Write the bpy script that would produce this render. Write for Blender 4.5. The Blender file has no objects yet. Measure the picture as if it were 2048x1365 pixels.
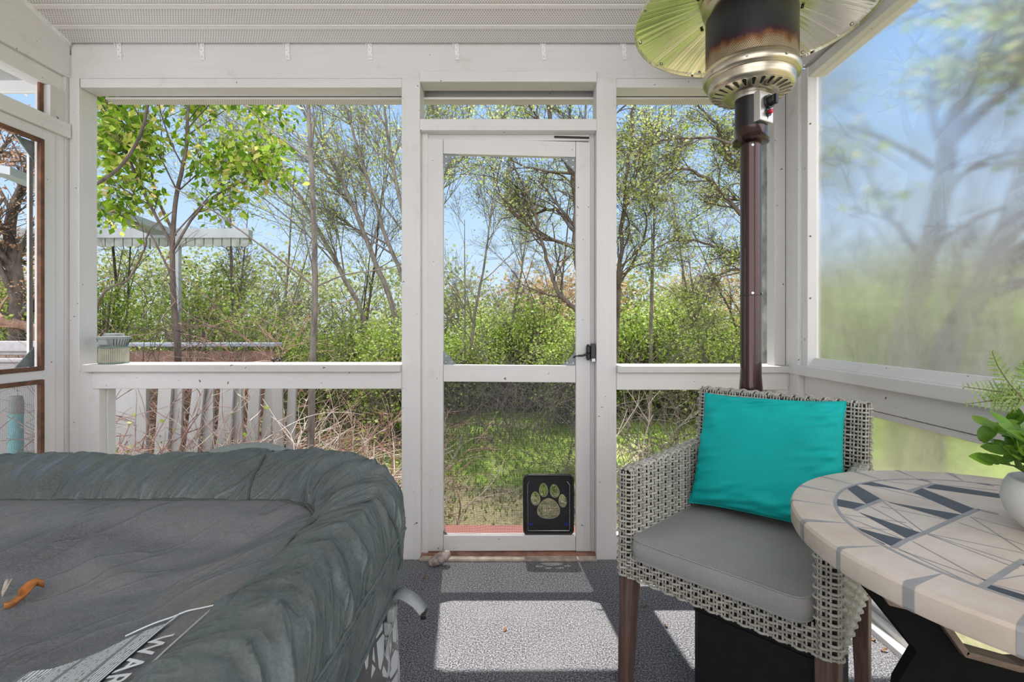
import bpy, bmesh, math, random
import numpy as np
from mathutils import Vector, Matrix, noise as mnoise

# ------------------------------------------------------------------ camera, world, sun, exposure
C = bpy.context.scene.collection
SC = bpy.context.scene
F, VX, VY, CAMH = 990.0, 1037.0, 652.0, 1.08      # focal length, vanishing point and eye height
cam_d = bpy.data.cameras.new('camera'); cam = bpy.data.objects.new('camera', cam_d); C.objects.link(cam)
cam.location = (0, 0, CAMH); cam.rotation_euler = (math.pi/2, 0, 0)
cam_d.sensor_width = 36; cam_d.lens = F/2048*36
cam_d.shift_x = -(VX-1024)/2048; cam_d.shift_y = -(682.5-VY)/2048
cam_d.clip_start = 0.02; cam_d.clip_end = 400
SC.camera = cam
SC.view_settings.view_transform = 'Standard'; SC.view_settings.look = 'None'
SC.view_settings.gamma = 1; SC.view_settings.use_curve_mapping = False
SC.view_settings.exposure = 0.45

sun_d = bpy.data.lights.new('sun', 'SUN'); sun = bpy.data.objects.new('sun', sun_d); C.objects.link(sun)
sun_d.energy = 5.6; sun_d.angle = math.radians(0.6); sun_d.color = (1.0, 0.95, 0.89)
sun.rotation_euler = Vector((0.05, -0.425, -1)).to_track_quat('-Z', 'Y').to_euler()
sun.location = (0, 5, 8)

W = bpy.data.worlds.new('sky'); SC.world = W; W.use_nodes = True
nt = W.node_tree; N = nt.nodes; L = nt.links
bg = N['Background']
tc = N.new('ShaderNodeTexCoord'); sep = N.new('ShaderNodeSeparateXYZ'); L.new(tc.outputs['Generated'], sep.inputs[0])
rz = N.new('ShaderNodeValToRGB'); L.new(sep.outputs['Z'], rz.inputs[0])
e = rz.color_ramp.elements
e[0].position = 0.0; e[0].color = (0.56, 0.68, 0.81, 1)
e[1].position = 0.9; e[1].color = (0.14, 0.27, 0.56, 1)
x = rz.color_ramp.elements.new(0.2); x.color = (0.41, 0.58, 0.79, 1)
x = rz.color_ramp.elements.new(0.45); x.color = (0.27, 0.45, 0.73, 1)
# unseen bright cloud bank added behind the camera to brighten the porch interior
nz = N.new('ShaderNodeTexNoise'); nz.inputs['Scale'].default_value = 2.2; nz.inputs['Detail'].default_value = 6
L.new(tc.outputs['Generated'], nz.inputs['Vector'])
ry = N.new('ShaderNodeMapRange'); ry.inputs[1].default_value = 0.15; ry.inputs[2].default_value = -0.35
L.new(sep.outputs['Y'], ry.inputs[0])
mx = N.new('ShaderNodeMix'); mx.data_type = 'RGBA'
L.new(ry.outputs[0], mx.inputs['Factor']); L.new(rz.outputs[0], mx.inputs['A'])
cl = N.new('ShaderNodeValToRGB'); L.new(nz.outputs[0], cl.inputs[0])
cl.color_ramp.elements[0].position = 0.25; cl.color_ramp.elements[0].color = (1.25, 1.28, 1.38, 1)
cl.color_ramp.elements[1].position = 0.6; cl.color_ramp.elements[1].color = (2.15, 2.12, 2.15, 1)
L.new(cl.outputs[0], mx.inputs['B'])
L.new(mx.outputs['Result'], bg.inputs['Color']); bg.inputs['Strength'].default_value = 1.0

# ------------------------------------------------------------------ helpers
R = math.radians
def at(px, py, D):
    """point seen at photograph position px, py at distance D"""
    return Vector(((px-VX)/F*D, D, CAMH+(VY-py)/F*D))
def fx(px, D=2.28): return (px-VX)/F*D
def fh(py, D=2.28): return CAMH+(VY-py)/F*D
def rot2(x, y, a): return x*math.cos(a)-y*math.sin(a), x*math.sin(a)+y*math.cos(a)

class MB:
    def __init__(s): s.v = []; s.f = []; s.m = []
    def poly(s, pts, m=0):
        b = len(s.v); s.v += [tuple(p) for p in pts]; s.f.append(tuple(range(b, b+len(pts)))); s.m.append(m); return s
    def hexa(s, p, m=0):       # p: 8 points, bottom 4 ccw then top 4
        b = len(s.v); s.v += [tuple(q) for q in p]
        for q in ((3,2,1,0),(4,5,6,7),(0,1,5,4),(1,2,6,5),(2,3,7,6),(3,0,4,7)):
            s.f.append(tuple(b+i for i in q)); s.m.append(m)
        return s
    def box(s, x0, x1, y0, y1, z0, z1, m=0):
        x0,x1=min(x0,x1),max(x0,x1); y0,y1=min(y0,y1),max(y0,y1); z0,z1=min(z0,z1),max(z0,z1)
        return s.hexa([(x0,y0,z0),(x1,y0,z0),(x1,y1,z0),(x0,y1,z0),(x0,y0,z1),(x1,y0,z1),(x1,y1,z1),(x0,y1,z1)], m)
    def prism(s, poly, axis, a, b, m=0):
        """poly: 2d points; axis 'x','y','z' is the extrusion axis"""
        def P(u, w, t): return {'x':(t,u,w),'y':(u,t,w),'z':(u,w,t)}[axis]
        n = len(poly); k = len(s.v)
        s.v += [P(u,w,a) for u,w in poly]+[P(u,w,b) for u,w in poly]
        s.f.append(tuple(range(k+n-1, k-1, -1))); s.m.append(m)
        s.f.append(tuple(range(k+n, k+2*n))); s.m.append(m)
        for i in range(n):
            j = (i+1) % n; s.f.append((k+i, k+j, k+n+j, k+n+i)); s.m.append(m)
        return s
    def tube(s, pts, rad, n=8, closed=False, cap=True, m=0):
        P = [Vector(p) for p in pts]; N_ = len(P)
        if not hasattr(rad, '__len__'): rad = [rad]*N_
        b = len(s.v); u = None
        for i in range(N_):
            if closed: t = P[(i+1)%N_]-P[i-1]
            else: t = P[min(i+1,N_-1)]-P[max(i-1,0)]
            if t.length < 1e-9: t = Vector((0,0,1))
            t.normalize()
            if u is None:
                u = Vector((0,0,1)).cross(t)
                if u.length < .1: u = Vector((1,0,0)).cross(t)
            u = (u-t*u.dot(t))
            if u.length < 1e-6: u = t.orthogonal()
            u.normalize(); w = t.cross(u)
            for k in range(n):
                a = 2*math.pi*k/n; q = P[i]+(u*math.cos(a)+w*math.sin(a))*rad[i]; s.v.append(tuple(q))
        for i in range(N_ if closed else N_-1):
            i2 = (i+1) % N_
            for k in range(n):
                k2 = (k+1) % n
                s.f.append((b+i*n+k, b+i*n+k2, b+i2*n+k2, b+i2*n+k)); s.m.append(m)
        if cap and not closed:
            s.f.append(tuple(b+k for k in range(n-1,-1,-1))); s.m.append(m)
            s.f.append(tuple(b+(N_-1)*n+k for k in range(n))); s.m.append(m)
        return s
    def lathe(s, prof, c=(0,0,0), n=32, m=0, cap=True):
        """prof: (radius, z) from bottom to top"""
        b = len(s.v)
        for r_, z in prof:
            for k in range(n):
                a = 2*math.pi*k/n; s.v.append((c[0]+r_*math.cos(a), c[1]+r_*math.sin(a), c[2]+z))
        for i in range(len(prof)-1):
            for k in range(n):
                k2 = (k+1) % n
                s.f.append((b+i*n+k, b+i*n+k2, b+(i+1)*n+k2, b+(i+1)*n+k)); s.m.append(m)
        if cap:
            s.f.append(tuple(b+k for k in range(n-1,-1,-1))); s.m.append(m)
            q = b+(len(prof)-1)*n; s.f.append(tuple(q+k for k in range(n))); s.m.append(m)
        return s
    def disc(s, c, nrm, r_, th, n=14, m=0):
        nrm = Vector(nrm).normalized(); c = Vector(c)
        return s.tube([c, c+nrm*th], r_, n, m=m)
    def grid(s, fn, nu, nv, m=0, closed_u=False):
        b = len(s.v)
        for j in range(nv+1):
            for i in range(nu if closed_u else nu+1): s.v.append(tuple(fn(i/nu, j/nv)))
        w = nu if closed_u else nu+1
        for j in range(nv):
            for i in range(nu):
                i2 = (i+1) % w if closed_u else i+1
                s.f.append((b+j*w+i, b+j*w+i2, b+(j+1)*w+i2, b+(j+1)*w+i)); s.m.append(m)
        return s
    def build(s, name, mats, parent=None, smooth=False, bevel=0, sub=0, auto=None):
        me = bpy.data.meshes.new(name); me.from_pydata(s.v, [], s.f)
        if not isinstance(mats, (list, tuple)): mats = [mats]
        for q in mats: me.materials.append(q)
        if len(mats) > 1: me.polygons.foreach_set('material_index', s.m)
        if smooth: me.polygons.foreach_set('use_smooth', [True]*len(s.f))
        me.update()
        if auto: me.set_sharp_from_angle(angle=R(auto))
        o = bpy.data.objects.new(name, me); C.objects.link(o)
        if parent: o.parent = parent
        if bevel:
            b = o.modifiers.new('bevel', 'BEVEL'); b.width = bevel; b.segments = 2; b.limit_method = 'ANGLE'; b.angle_limit = R(40)
        if sub:
            b = o.modifiers.new('sub', 'SUBSURF'); b.levels = sub; b.render_levels = sub
        return o

def tag(o, label=None, cat=None, group=None, kind=None):
    if label: o['label'] = label
    if cat: o['category'] = cat
    if group: o['group'] = group
    if kind: o['kind'] = kind
    return o
def thing(name, label, cat, loc=(0,0,0), rz_=0, group=None):
    o = bpy.data.objects.new(name, None); C.objects.link(o); o.location = loc; o.rotation_euler = (0,0,rz_)
    o.empty_display_size = .1
    return tag(o, label, cat, group)
def struct(o, label=None): return tag(o, label, kind='structure')
def root_struct(name, label=None):
    o = bpy.data.objects.new(name, None); C.objects.link(o); return tag(o, label, kind='structure')

# ------------------------------------------------------------------ materials
class NT:
    def __init__(s, name):
        s.m = bpy.data.materials.new(name); s.m.use_nodes = True; s.t = s.m.node_tree
        s.b = s.t.nodes['Principled BSDF']; s.o = s.t.nodes['Material Output']
        s.tc = s.t.nodes.new('ShaderNodeTexCoord')
    def n(s, typ, **kw):
        q = s.t.nodes.new('ShaderNode'+typ)
        for k, v in kw.items():
            if hasattr(q, k): setattr(q, k, v)
        return q
    def l(s, a, b): s.t.links.new(a, b)
    def noise(s, scale, detail=3, rough=.5, vec=None, stretch=None, obj=True):
        q = s.n('TexNoise'); q.inputs['Scale'].default_value = scale; q.inputs['Detail'].default_value = detail; q.inputs['Roughness'].default_value = rough
        src = vec or s.tc.outputs['Object']
        if stretch:
            mp = s.n('Mapping'); mp.inputs['Scale'].default_value = stretch; s.l(src, mp.inputs[0]); src = mp.outputs[0]
        s.l(src, q.inputs['Vector']); return q.outputs[0]
    def ramp(s, src, stops):
        q = s.n('ValToRGB'); cr = q.color_ramp
        while len(cr.elements) > 1: cr.elements.remove(cr.elements[-1])
        for i, (p, c) in enumerate(stops):
            e_ = cr.elements[0] if i == 0 else cr.elements.new(p)
            e_.position = p; e_.color = (c if len(c) == 4 else (*c, 1)) if hasattr(c, '__len__') else (c, c, c, 1)
        s.l(src, q.inputs[0]); return q.outputs[0]
    def mix(s, f, a, b, mode='MIX'):
        q = s.n('Mix'); q.data_type = 'RGBA'; q.blend_type = mode
        for sock, v in (('Factor', f), ('A', a), ('B', b)):
            i = [k for k in q.inputs if k.name == sock and (k.type == ('VALUE' if sock == 'Factor' else 'RGBA'))][0]
            if isinstance(v, (int, float)) and sock == 'Factor': i.default_value = v
            elif hasattr(v, 'is_output'): s.l(v, i)
            else: i.default_value = (*v, 1) if len(v) == 3 else v
        return [k for k in q.outputs if k.type == 'RGBA'][0]
    def math(s, op, a, b=None, c=None):
        q = s.n('Math'); q.operation = op
        for i, v in enumerate((a, b, c)):
            if v is None: continue
            if hasattr(v, 'is_output'): s.l(v, q.inputs[i])
            else: q.inputs[i].default_value = v
        return q.outputs[0]
    def bump(s, h, strength=.3, dist=.002):
        q = s.n('Bump'); q.inputs['Strength'].default_value = strength; q.inputs['Distance'].default_value = dist
        s.l(h, q.inputs['Height']); s.l(q.outputs[0], s.b.inputs['Normal']); return q
    def set(s, col=None, rough=.5, metal=0, spec=None):
        if col is not None:
            if hasattr(col, 'is_output'): s.l(col, s.b.inputs['Base Color'])
            else: s.b.inputs['Base Color'].default_value = (*col, 1)
        if hasattr(rough, 'is_output'): s.l(rough, s.b.inputs['Roughness'])
        else: s.b.inputs['Roughness'].default_value = rough
        s.b.inputs['Metallic'].default_value = metal
        if spec is not None: s.b.inputs['Specular IOR Level'].default_value = spec
        return s

def simple(name, col, rough=.5, metal=0, var=.12, scale=30, bump=0.1, bscale=80, spec=None):
    t = NT(name); nz_ = t.noise(scale, 4)
    c = t.mix(t.ramp(nz_, [(.3, 0.0), (.7, 1.0)]), tuple(k*(1-var) for k in col), tuple(min(1, k*(1+var)) for k in col))
    t.set(c, rough, metal, spec)
    if bump: t.bump(t.noise(bscale, 3), bump, .001)
    return t.m

def painted(name, axis, col=(.70, .685, .67), chip=True):
    """white painted board, grain along axis"""
    t = NT(name); st = {'x': (2, 60, 60), 'y': (60, 2, 60), 'z': (60, 60, 2)}[axis]
    geo = t.n('NewGeometry'); pos = geo.outputs['Position']
    g = t.noise(1, 4, .6, vec=pos, stretch=st)
    big = t.noise(3, 4, .6, vec=pos)
    c = t.mix(t.ramp(big, [(.3, 0.), (.75, 1.)]), tuple(k*.93 for k in col), col)
    c = t.mix(t.ramp(g, [(.30, .0), (.55, 1.0)]), tuple(k*.93 for k in col), c)
    if chip:
        d = t.ramp(t.noise(38, 2, .6, vec=pos), [(.735, 0.), (.75, 1.)])
        c = t.mix(d, c, (.16, .13, .11))
        d2 = t.ramp(t.noise(9, 6, .7, vec=pos), [(.60, 0.), (.78, .55)])
        c = t.mix(d2, c, (.50, .46, .42))
    t.set(c, .48); t.bump(g, .35, .0015); return t.m
M = {}
M['wx'] = painted('white_paint_x', 'x'); M['wy'] = painted('white_paint_y', 'y'); M['wz'] = painted('white_paint_z', 'z')
M['wzo'] = painted('old_white_paint_z', 'z', (.60, .585, .57)); M['wxo'] = painted('old_white_paint_x', 'x', (.60, .585, .56))
M['white'] = simple('white_metal', (.80, .79, .78), .4)
M['chrome'] = simple('zinc', (.45, .47, .47), .35, .9)
M['zinc'] = simple('galvanised', (.22, .25, .25), .5, .5, .25)
M['black'] = simple('black_plastic', (.012, .012, .013), .32, 0, .2)
M['rust'] = simple('brown_screen_frame', (.13, .055, .025), .6, 0, .5, 25, .4)
M['screw'] = simple('screw', (.5, .5, .5), .3, 1)
M['grout'] = simple('grey_grout', (.27, .27, .28), .6)

# carpet
t = NT('grey_carpet'); geo = t.n('NewGeometry'); pos = geo.outputs['Position']
n1 = t.noise(190, 5, .85, vec=pos); n2 = t.noise(80, 4, .85, vec=pos); n3 = t.noise(5, 4, vec=pos)
c = t.ramp(n1, [(.42, (.025, .025, .032)), (.50, (.15, .15, .165)), (.58, (.52, .52, .53))])
c = t.mix(t.ramp(n2, [(.40, 0.), (.62, 1.)]), t.mix(.35, c, (.08, .08, .095)), c)
c = t.mix(t.ramp(n3, [(.45, 0.), (.75, .35)]), c, (.25, .24, .235))
t.set(c, .95, 0, .1); t.bump(n1, .6, .003); M['carpet'] = t.m

# perforated vinyl soffit: small dark holes in staggered rows on the flat of each strip
def perforated(name, px_, py_, col=(.72, .695, .67)):
    t = NT(name); uv = t.tc.outputs['UV']
    s_ = t.n('SeparateXYZ'); t.l(uv, s_.inputs[0])
    row = t.math('DIVIDE', s_.outputs['Y'], py_); ri = t.math('FLOOR', row)
    off = t.math('MULTIPLY', ri, .5)
    u = t.math('FRACT', t.math('ADD', t.math('DIVIDE', s_.outputs['X'], px_), off)); v = t.math('FRACT', row)
    du = t.math('MULTIPLY', t.math('SUBTRACT', u, .5), px_); dv = t.math('MULTIPLY', t.math('SUBTRACT', v, .5), py_)
    d = t.math('SQRT', t.math('ADD', t.math('MULTIPLY', du, du), t.math('MULTIPLY', dv, dv)))
    hole = t.math('LESS_THAN', d, .0020)
    c = t.mix(hole, col, (.05, .045, .04)); t.set(c, .5); return t.m
M['perf'] = perforated('perforated_soffit', .0115, .0088)
M['perf2'] = perforated('perforated_eave', .0115, .0105, (.70, .68, .65))

# window-screen mesh: a lattice of fine threads
def mesh_mat(name, pitch, thread, col, haze=0.0, ax=('X', 'Z')):
    t = NT(name); geo = t.n('NewGeometry'); s_ = t.n('SeparateXYZ'); t.l(geo.outputs['Position'], s_.inputs[0])
    wob = t.math('MULTIPLY', t.math('SUBTRACT', t.noise(2.2, 2, .5, vec=geo.outputs['Position']), .5), pitch*9)
    fs = []
    for a in ax:
        f_ = t.math('FRACT', t.math('DIVIDE', t.math('ADD', s_.outputs[a], wob), pitch)); fs.append(t.math('LESS_THAN', f_, thread))
    g = t.math('MAXIMUM', fs[0], fs[1])
    if haze: g = t.math('MAXIMUM', g, haze)
    tr = t.n('BsdfTransparent'); ms = t.n('MixShader'); t.l(g, ms.inputs[0]); t.l(tr.outputs[0], ms.inputs[1]); t.l(t.b.outputs[0], ms.inputs[2])
    t.l(ms.outputs[0], t.o.inputs[0]); t.set(col, .6); return t.m
M['mesh_dark'] = mesh_mat('dark_pet_screen', .0030, .31, (.030, .028, .030))
M['mesh_light'] = mesh_mat('light_screen', .0016, .16, (.45, .45, .45), ax=('Y', 'Z'))
M['mesh_left'] = mesh_mat('grey_screen', .0030, .28, (.22, .22, .22), ax=('Y', 'Z'))

# cloudy vinyl sheet
def vinyl_mat(name, h0, h1, tcol, dcol):
    t = NT(name); geo = t.n('NewGeometry'); pos = geo.outputs['Position']
    tr = t.n('BsdfTransparent'); tr.inputs[0].default_value = (.95, .97, 1, 1)
    rf = t.n('BsdfRefraction'); rf.inputs['IOR'].default_value = 1.085; rf.inputs['Roughness'].default_value = .36; rf.inputs['Color'].default_value = (.97, .98, 1, 1)
    rf2 = t.n('BsdfRefraction'); rf2.inputs['IOR'].default_value = 1.035; rf2.inputs['Roughness'].default_value = .30; rf2.inputs['Color'].default_value = (.97, .98, 1, 1)
    tl = t.n('BsdfTranslucent'); tl.inputs[0].default_value = (*tcol, 1)
    df = t.n('BsdfDiffuse'); df.inputs[0].default_value = (*dcol, 1)
    m1 = t.n('MixShader'); m1.inputs[0].default_value = .45; t.l(rf2.outputs[0], m1.inputs[1]); t.l(rf.outputs[0], m1.inputs[2])
    m2 = t.n('MixShader'); m2.inputs[0].default_value = .10; t.l(m1.outputs[0], m2.inputs[1]); t.l(tr.outputs[0], m2.inputs[2])
    m3 = t.n('MixShader'); m3.inputs[0].default_value = .5; t.l(tl.outputs[0], m3.inputs[1]); t.l(df.outputs[0], m3.inputs[2])
    s_ = t.n('SeparateXYZ'); t.l(pos, s_.inputs[0])
    low = t.n('MapRange'); low.inputs[1].default_value = 1.75; low.inputs[2].default_value = 1.0; low.inputs[3].default_value = h0; low.inputs[4].default_value = h1; t.l(s_.outputs['Z'], low.inputs[0])
    mot = t.math('MULTIPLY', t.ramp(t.noise(7, 5, .7, vec=pos, stretch=(1, 1, .45)), [(.35, .6), (.7, 1.25)]), low.outputs[0])
    fib = t.math('MULTIPLY', mot, t.ramp(t.noise(1, 2, .5, vec=pos, stretch=(700, 700, 60)), [(.35, .8), (.65, 1.15)]))
    m4 = t.n('MixShader'); t.l(fib, m4.inputs[0]); t.l(m2.outputs[0], m4.inputs[1]); t.l(m3.outputs[0], m4.inputs[2]); t.l(m4.outputs[0], t.o.inputs[0])
    return t.m
M['vinyl'] = vinyl_mat('cloudy_vinyl', .05, .34, (.80, .80, .76), (.62, .60, .50))
M['vinyl_low'] = vinyl_mat('yellowed_vinyl', .30, .40, (.92, .90, .62), (.82, .80, .52))
# ------------------------------------------------------------------ porch shell
XL, XR, FZ, BZ = -2.07, 1.24, 2.28, 2.37
trim_i = [0]
def board(x0, x1, y0, y1, z0, z1, mat='wx', bev=.003, parent=None, name=None):
    if name is None and parent is None:
        trim_i[0] += 1; name = 'trim_%d' % trim_i[0]
    o = MB().box(x0, x1, y0, y1, z0, z1).build(name, M[mat], parent, bevel=bev)
    if parent is None: struct(o)
    return o
struct(MB().box(-2.2, 1.42, -1.6, 2.40, -.12, 0).build('floor', M['carpet']))

# ceiling: sloped strips with a perforated flat and a moulded lip
def ceil_h(D): return 2.387+.30*(2.27-D)
def ceiling_mesh():
    v, f, uv = [], [], []
    D = 2.275; k = 0
    ca, sa = math.cos(math.atan(.30)), math.sin(math.atan(.30))
    prof = [(0, 0), (.072, 0), (.076, .004), (.088, .004), (.092, -.006), (.098, -.006), (.100, 0)]
    s = 0
    while D > -1.6:
        for i in range(len(prof)-1):
            a, b = prof[i], prof[i+1]
            q = []
            for (ss, off) in (a, b):
                st = s+ss
                y = 2.275-st*ca - off*sa*0; z = ceil_h(2.275)+st*sa - off
                q.append((y, z))
            base = len(v)
            v += [(-2.12, q[0][0], q[0][1]), (1.30, q[0][0], q[0][1]), (1.30, q[1][0], q[1][1]), (-2.12, q[1][0], q[1][1])]
            f.append((base, base+1, base+2, base+3))
            if i == 0: uv += [(0, 0), (3.42, 0), (3.42, .072), (0, .072)]
            else: uv += [(.0, .0)]*4
        s += .100; D = 2.275-s*ca
    me = bpy.data.meshes.new('ceiling'); me.from_pydata(v, [], f)
    l = me.uv_layers.new(name='uv')
    l.data.foreach_set('uv', [c for q in uv for c in q])
    me.materials.append(M['perf']); me.update()
    o = bpy.data.objects.new('ceiling', me); C.objects.link(o)
    sm = o.modifiers.new('th', 'SOLIDIFY'); sm.thickness = .004; sm.offset = 1
    return struct(o)
ceiling_mesh()
# roof deck over the soffit
struct(MB().prism([(2.50, 2.43), (2.50, 2.46), (-1.6, 3.74), (-1.6, 3.70)], 'x', -2.25, 1.45).build('roof', M['wxo']))
board(-2.09, 1.26, 2.262, 2.285, ceil_h(2.27)-.001, ceil_h(2.27)+.02, 'white', .002)      # white channel at the ceiling edge
board(-2.07, 1.24, 2.29, 2.37, 2.2245, 2.44, 'wx')                                    # header beam
# left gable boards over the left wall
g = MB().prism([(2.285, 2.222), (-1.6, 2.222), (-1.6, ceil_h(-1.6)+.03), (2.285, ceil_h(2.285)+.03)], 'x', -2.13, XL).build('wall_left', M['wy'], bevel=.003); struct(g)
g = MB().prism([(2.275, ceil_h(2.275)-.016), (-1.6, ceil_h(-1.6)-.016), (-1.6, ceil_h(-1.6)+.004), (2.275, ceil_h(2.275)+.004)], 'x', XL, XL+.014).build('trim_40', M['white']); struct(g)
g = MB().prism([(2.285, 2.335), (-1.6, 2.335), (-1.6, ceil_h(-1.6)+.03), (2.285, ceil_h(2.285)+.03)], 'x', XR+.005, XR+.06).build('wall_right', M['wy'], bevel=.003); struct(g)
board(-2.16, -2.085, -1.6, 2.28, 2.15, 2.222, 'wy')                                   # left wall top plate
# left corner post and jambs
board(-2.07, fx(158), FZ, BZ+.01, -.02, 2.222, 'wz')
board(fx(160), fx(803), FZ, BZ, fh(175), fh(157), 'wx')                               # window header
MB0 = None
board(-2.16, -2.071, 2.262, 2.36, 0, 2.222, 'wzo')                                     # left wall end post
board(-2.12, -2.075, 2.215, 2.262, 0, 2.005, 'wz')
board(-2.14, -2.072, 2.19, 2.262, 2.005, 2.15, 'wzo')
board(-2.11, -2.10, 2.17, 2.19, 2.005, 2.15, 'rust', .001)
board(-2.145, -2.055, -1.6, 2.275, 1.94, 2.005, 'wy')                                 # left door header
# left door frame
d2 = root_struct('door_2')
xl0, xl1 = -2.11, -2.07
MB().box(xl0, xl1, 2.157, 2.213, .02, 1.94).build('stile', M['wz'], d2, bevel=.003)
MB().box(xl0, xl1, 1.40, 1.46, .02, 1.94).build('stile', M['wz'], d2, bevel=.003)
MB().box(xl0, xl1, 1.46, 2.157, 1.892, 1.94).build('rail', M['wy'], d2, bevel=.003)
MB().box(xl0, xl1, 1.46, 2.157, .846, .886).build('rail', M['wy'], d2, bevel=.003)
MB().box(xl0, xl1, 1.46, 2.157, .02, .12).build('rail', M['wy'], d2, bevel=.003)
for z0, z1 in ((.886, 1.892), (.12, .846)):
    b = MB(); w = .018; ff = MB()
    for xa, xb, q in ((xl1-.012, xl1+.006, b),):
        q.box(xa, xb, 1.46, 2.157, z1-w, z1); q.box(xa, xb, 1.46, 2.157, z0, z0+w)
        q.box(xa, xb, 2.157-w, 2.157, z0+w, z1-w); q.box(xa, xb, 1.46, 1.46+w, z0+w, z1-w)
    b.build('screen_frame', M['rust'], d2, bevel=.002)
MB().box(xl0+.012, xl0+.0125, 1.46, 2.157, .12, .846).build('screen', M['mesh_left'], d2)
MB().box(xl0+.002, xl0+.012, 2.122, 2.139, .9, 1.87).build('edge_strip', M['chrome'], d2)
for (zc, s) in ((.904, 1), (1.874, -1)):
    MB().prism([(2.139, zc), (2.139, zc+s*.085), (2.055, zc)], 'x', xl0+.014, xl0+.018).build('corner_bracket', M['zinc'], d2)
struct(MB().box(-2.16, -2.10, -1.6, 1.40, 0, 2.15).build('wall_left', M['wy']))
board(-2.12, -2.075, 1.36, 1.40, 0, 1.95, 'wz')

# posts each side of the door
board(fx(803), fx(840), FZ, BZ+.03, 0, 2.222, 'wz')
board(fx(840), fx(853), FZ+.035, BZ+.03, 0, fh(239), 'wz')
board(fx(1193), fx(1233), FZ, BZ+.03, 0, 2.222, 'wz')
board(fx(1182)-.005, fx(1193), FZ+.05, BZ+.03, 0, fh(239), 'wzo')
board(fx(840), fx(1193), FZ-.012, 2.36, fh(166), fh(144), 'wx')                        # transom header
board(fx(840), fx(1193), FZ-.008, 2.35, fh(262), fh(239), 'wx')                        # door header
board(fx(853), fx(1182), FZ+.045, 2.36, fh(262)-.028, fh(262), 'wx', .002)
board(fx(1233), XR+.02, FZ, BZ, fh(175), fh(157), 'wx')                                # right window header
# sills and boards under them
board(fx(163, 2.25), fx(803), 2.25, 2.42, .869, .903, 'wxo')
board(fx(183, 2.27), fx(803), 2.272, 2.31, .79, .869, 'wx')
board(fx(1233), 1.24, 2.255, 2.42, .865, .895, 'wxo')
board(fx(1233), 1.24, 2.275, 2.31, .785, .865, 'wx')
board(-2.025, fx(198), FZ, BZ, 0, .869, 'wz')
board(fx(198), fx(222, 2.34), 2.32, BZ, 0, .79, 'wz')
board(fx(158), fx(800), 2.31, 2.36, 0, .10, 'wx'); board(fx(1233), 1.24, 2.31, 2.36, 0, .10, 'wx')
# right corner: post, inner face board, screen trim
board(fx(1553), 1.24, FZ+.02, BZ, .895, 2.222, 'wzo')
board(1.19, 1.26, FZ, BZ, 0, .8645, 'wz')
board(1.2335, 1.243, 2.2705, 2.36, .80, .8955, 'wxo')
board(1.2425, 1.33, 2.20, BZ-.001, 0, 2.222, 'wz')
sb = board(1.258, 1.30, 2.155, 2.20, .90, 2.21, 'wz')
for z in (1.77, 1.02): MB().disc((1.2575, 2.176, z), (-1, 0, 0), .0035, .002, 10).build('screw', M['screw'], sb)
for z in (1.47, 1.96, 1.2): MB().disc((1.27, 2.1545, z), (0, -1, 0), .0035, .002, 10).build('screw', M['rust'], sb)
# right wall: ledge, apron, lower rail, base, top plates
board(1.2365, 1.35, -1.6, 2.268, .862, .906, 'wy')
g = MB().prism([(1.262, .906), (1.30, .906), (1.30, .940), (1.288, .940)], 'y', -1.6, 2.16).build('trim_41', M['wy'], bevel=.002); struct(g)
board(1.27, 1.33, -1.6, 2.20, .776, .862, 'wy')
board(1.276, 1.33, -1.6, 2.20, .752, .773, 'wy', .002)
board(1.27, 1.35, -1.6, 2.20, 0, .045, 'wy')
board(1.235, 1.27, -1.6, 2.27, 0, .022, 'wy', .002)
board(1.29, 1.33, -1.6, 2.20, .045, .062, 'wzo', .002)
board(1.255, 1.34, -1.6, 2.2, 2.225, 2.335, 'wy')
board(1.262, 1.33, -1.6, 2.16, 2.164, 2.205, 'wy')
board(1.28, 1.33, -1.6, 2.2, 2.205, 2.225, 'wy', .001)
# nails in the right trim
for i, z in enumerate((1.76, 1.47, 1.10)):
    pass
def vinyl_sheet(name, z0, z1, mat='vinyl'):
    rng = random.Random(3)
    o = MB().grid(lambda u, v: (1.30+.005*mnoise.noise(Vector((u*9, v*4, 2))), -1.6+u*3.8, z0+v*(z1-z0)), 60, 20).build(name, M[mat], smooth=True)
    return struct(o)
vinyl_sheet('window_1', .93, 2.19); vinyl_sheet('window_2', .05, .76, 'vinyl_low')

# eave seen through the openings
def eave(x0, x1, y0, y1, z):
    me = bpy.data.meshes.new('eave'); me.from_pydata([(x0,y0,z),(x1,y0,z),(x1,y1,z),(x0,y1,z)], [], [(0,1,2,3)])
    l = me.uv_layers.new(name='uv'); l.data.foreach_set('uv', [0,0, x1-x0,0, x1-x0,y1-y0, 0,y1-y0]); me.materials.append(M['perf2'])
    o = bpy.data.objects.new('trim_45', me); C.objects.link(o)
    s_ = o.modifiers.new('t', 'SOLIDIFY'); s_.thickness = .01; s_.offset = -1
    return struct(o)
EH = 2.176
eave(-1.98, 1.30, 2.372, 2.432, EH)
board(-1.98, 1.30, 2.432, 2.445, EH-.003, EH+.16, 'wxo', .002)
board(-3.5, -2.2, 2.70, 2.72, 2.375, 2.43, 'wx')
board(-3.5, -2.2, 2.68, 2.70, 2.345, 2.43, 'wx')
struct(MB().hexa([(-3.5,1.2,2.41),(-2.2,1.2,2.41),(-2.2,2.68,2.41),(-3.5,2.68,2.41),(-3.5,1.2,2.43),(-2.2,1.2,2.43),(-2.2,2.68,2.43),(-3.5,2.68,2.43)]).build('trim_46', simple('grey_soffit', (.33,.34,.33), .9)))

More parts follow.
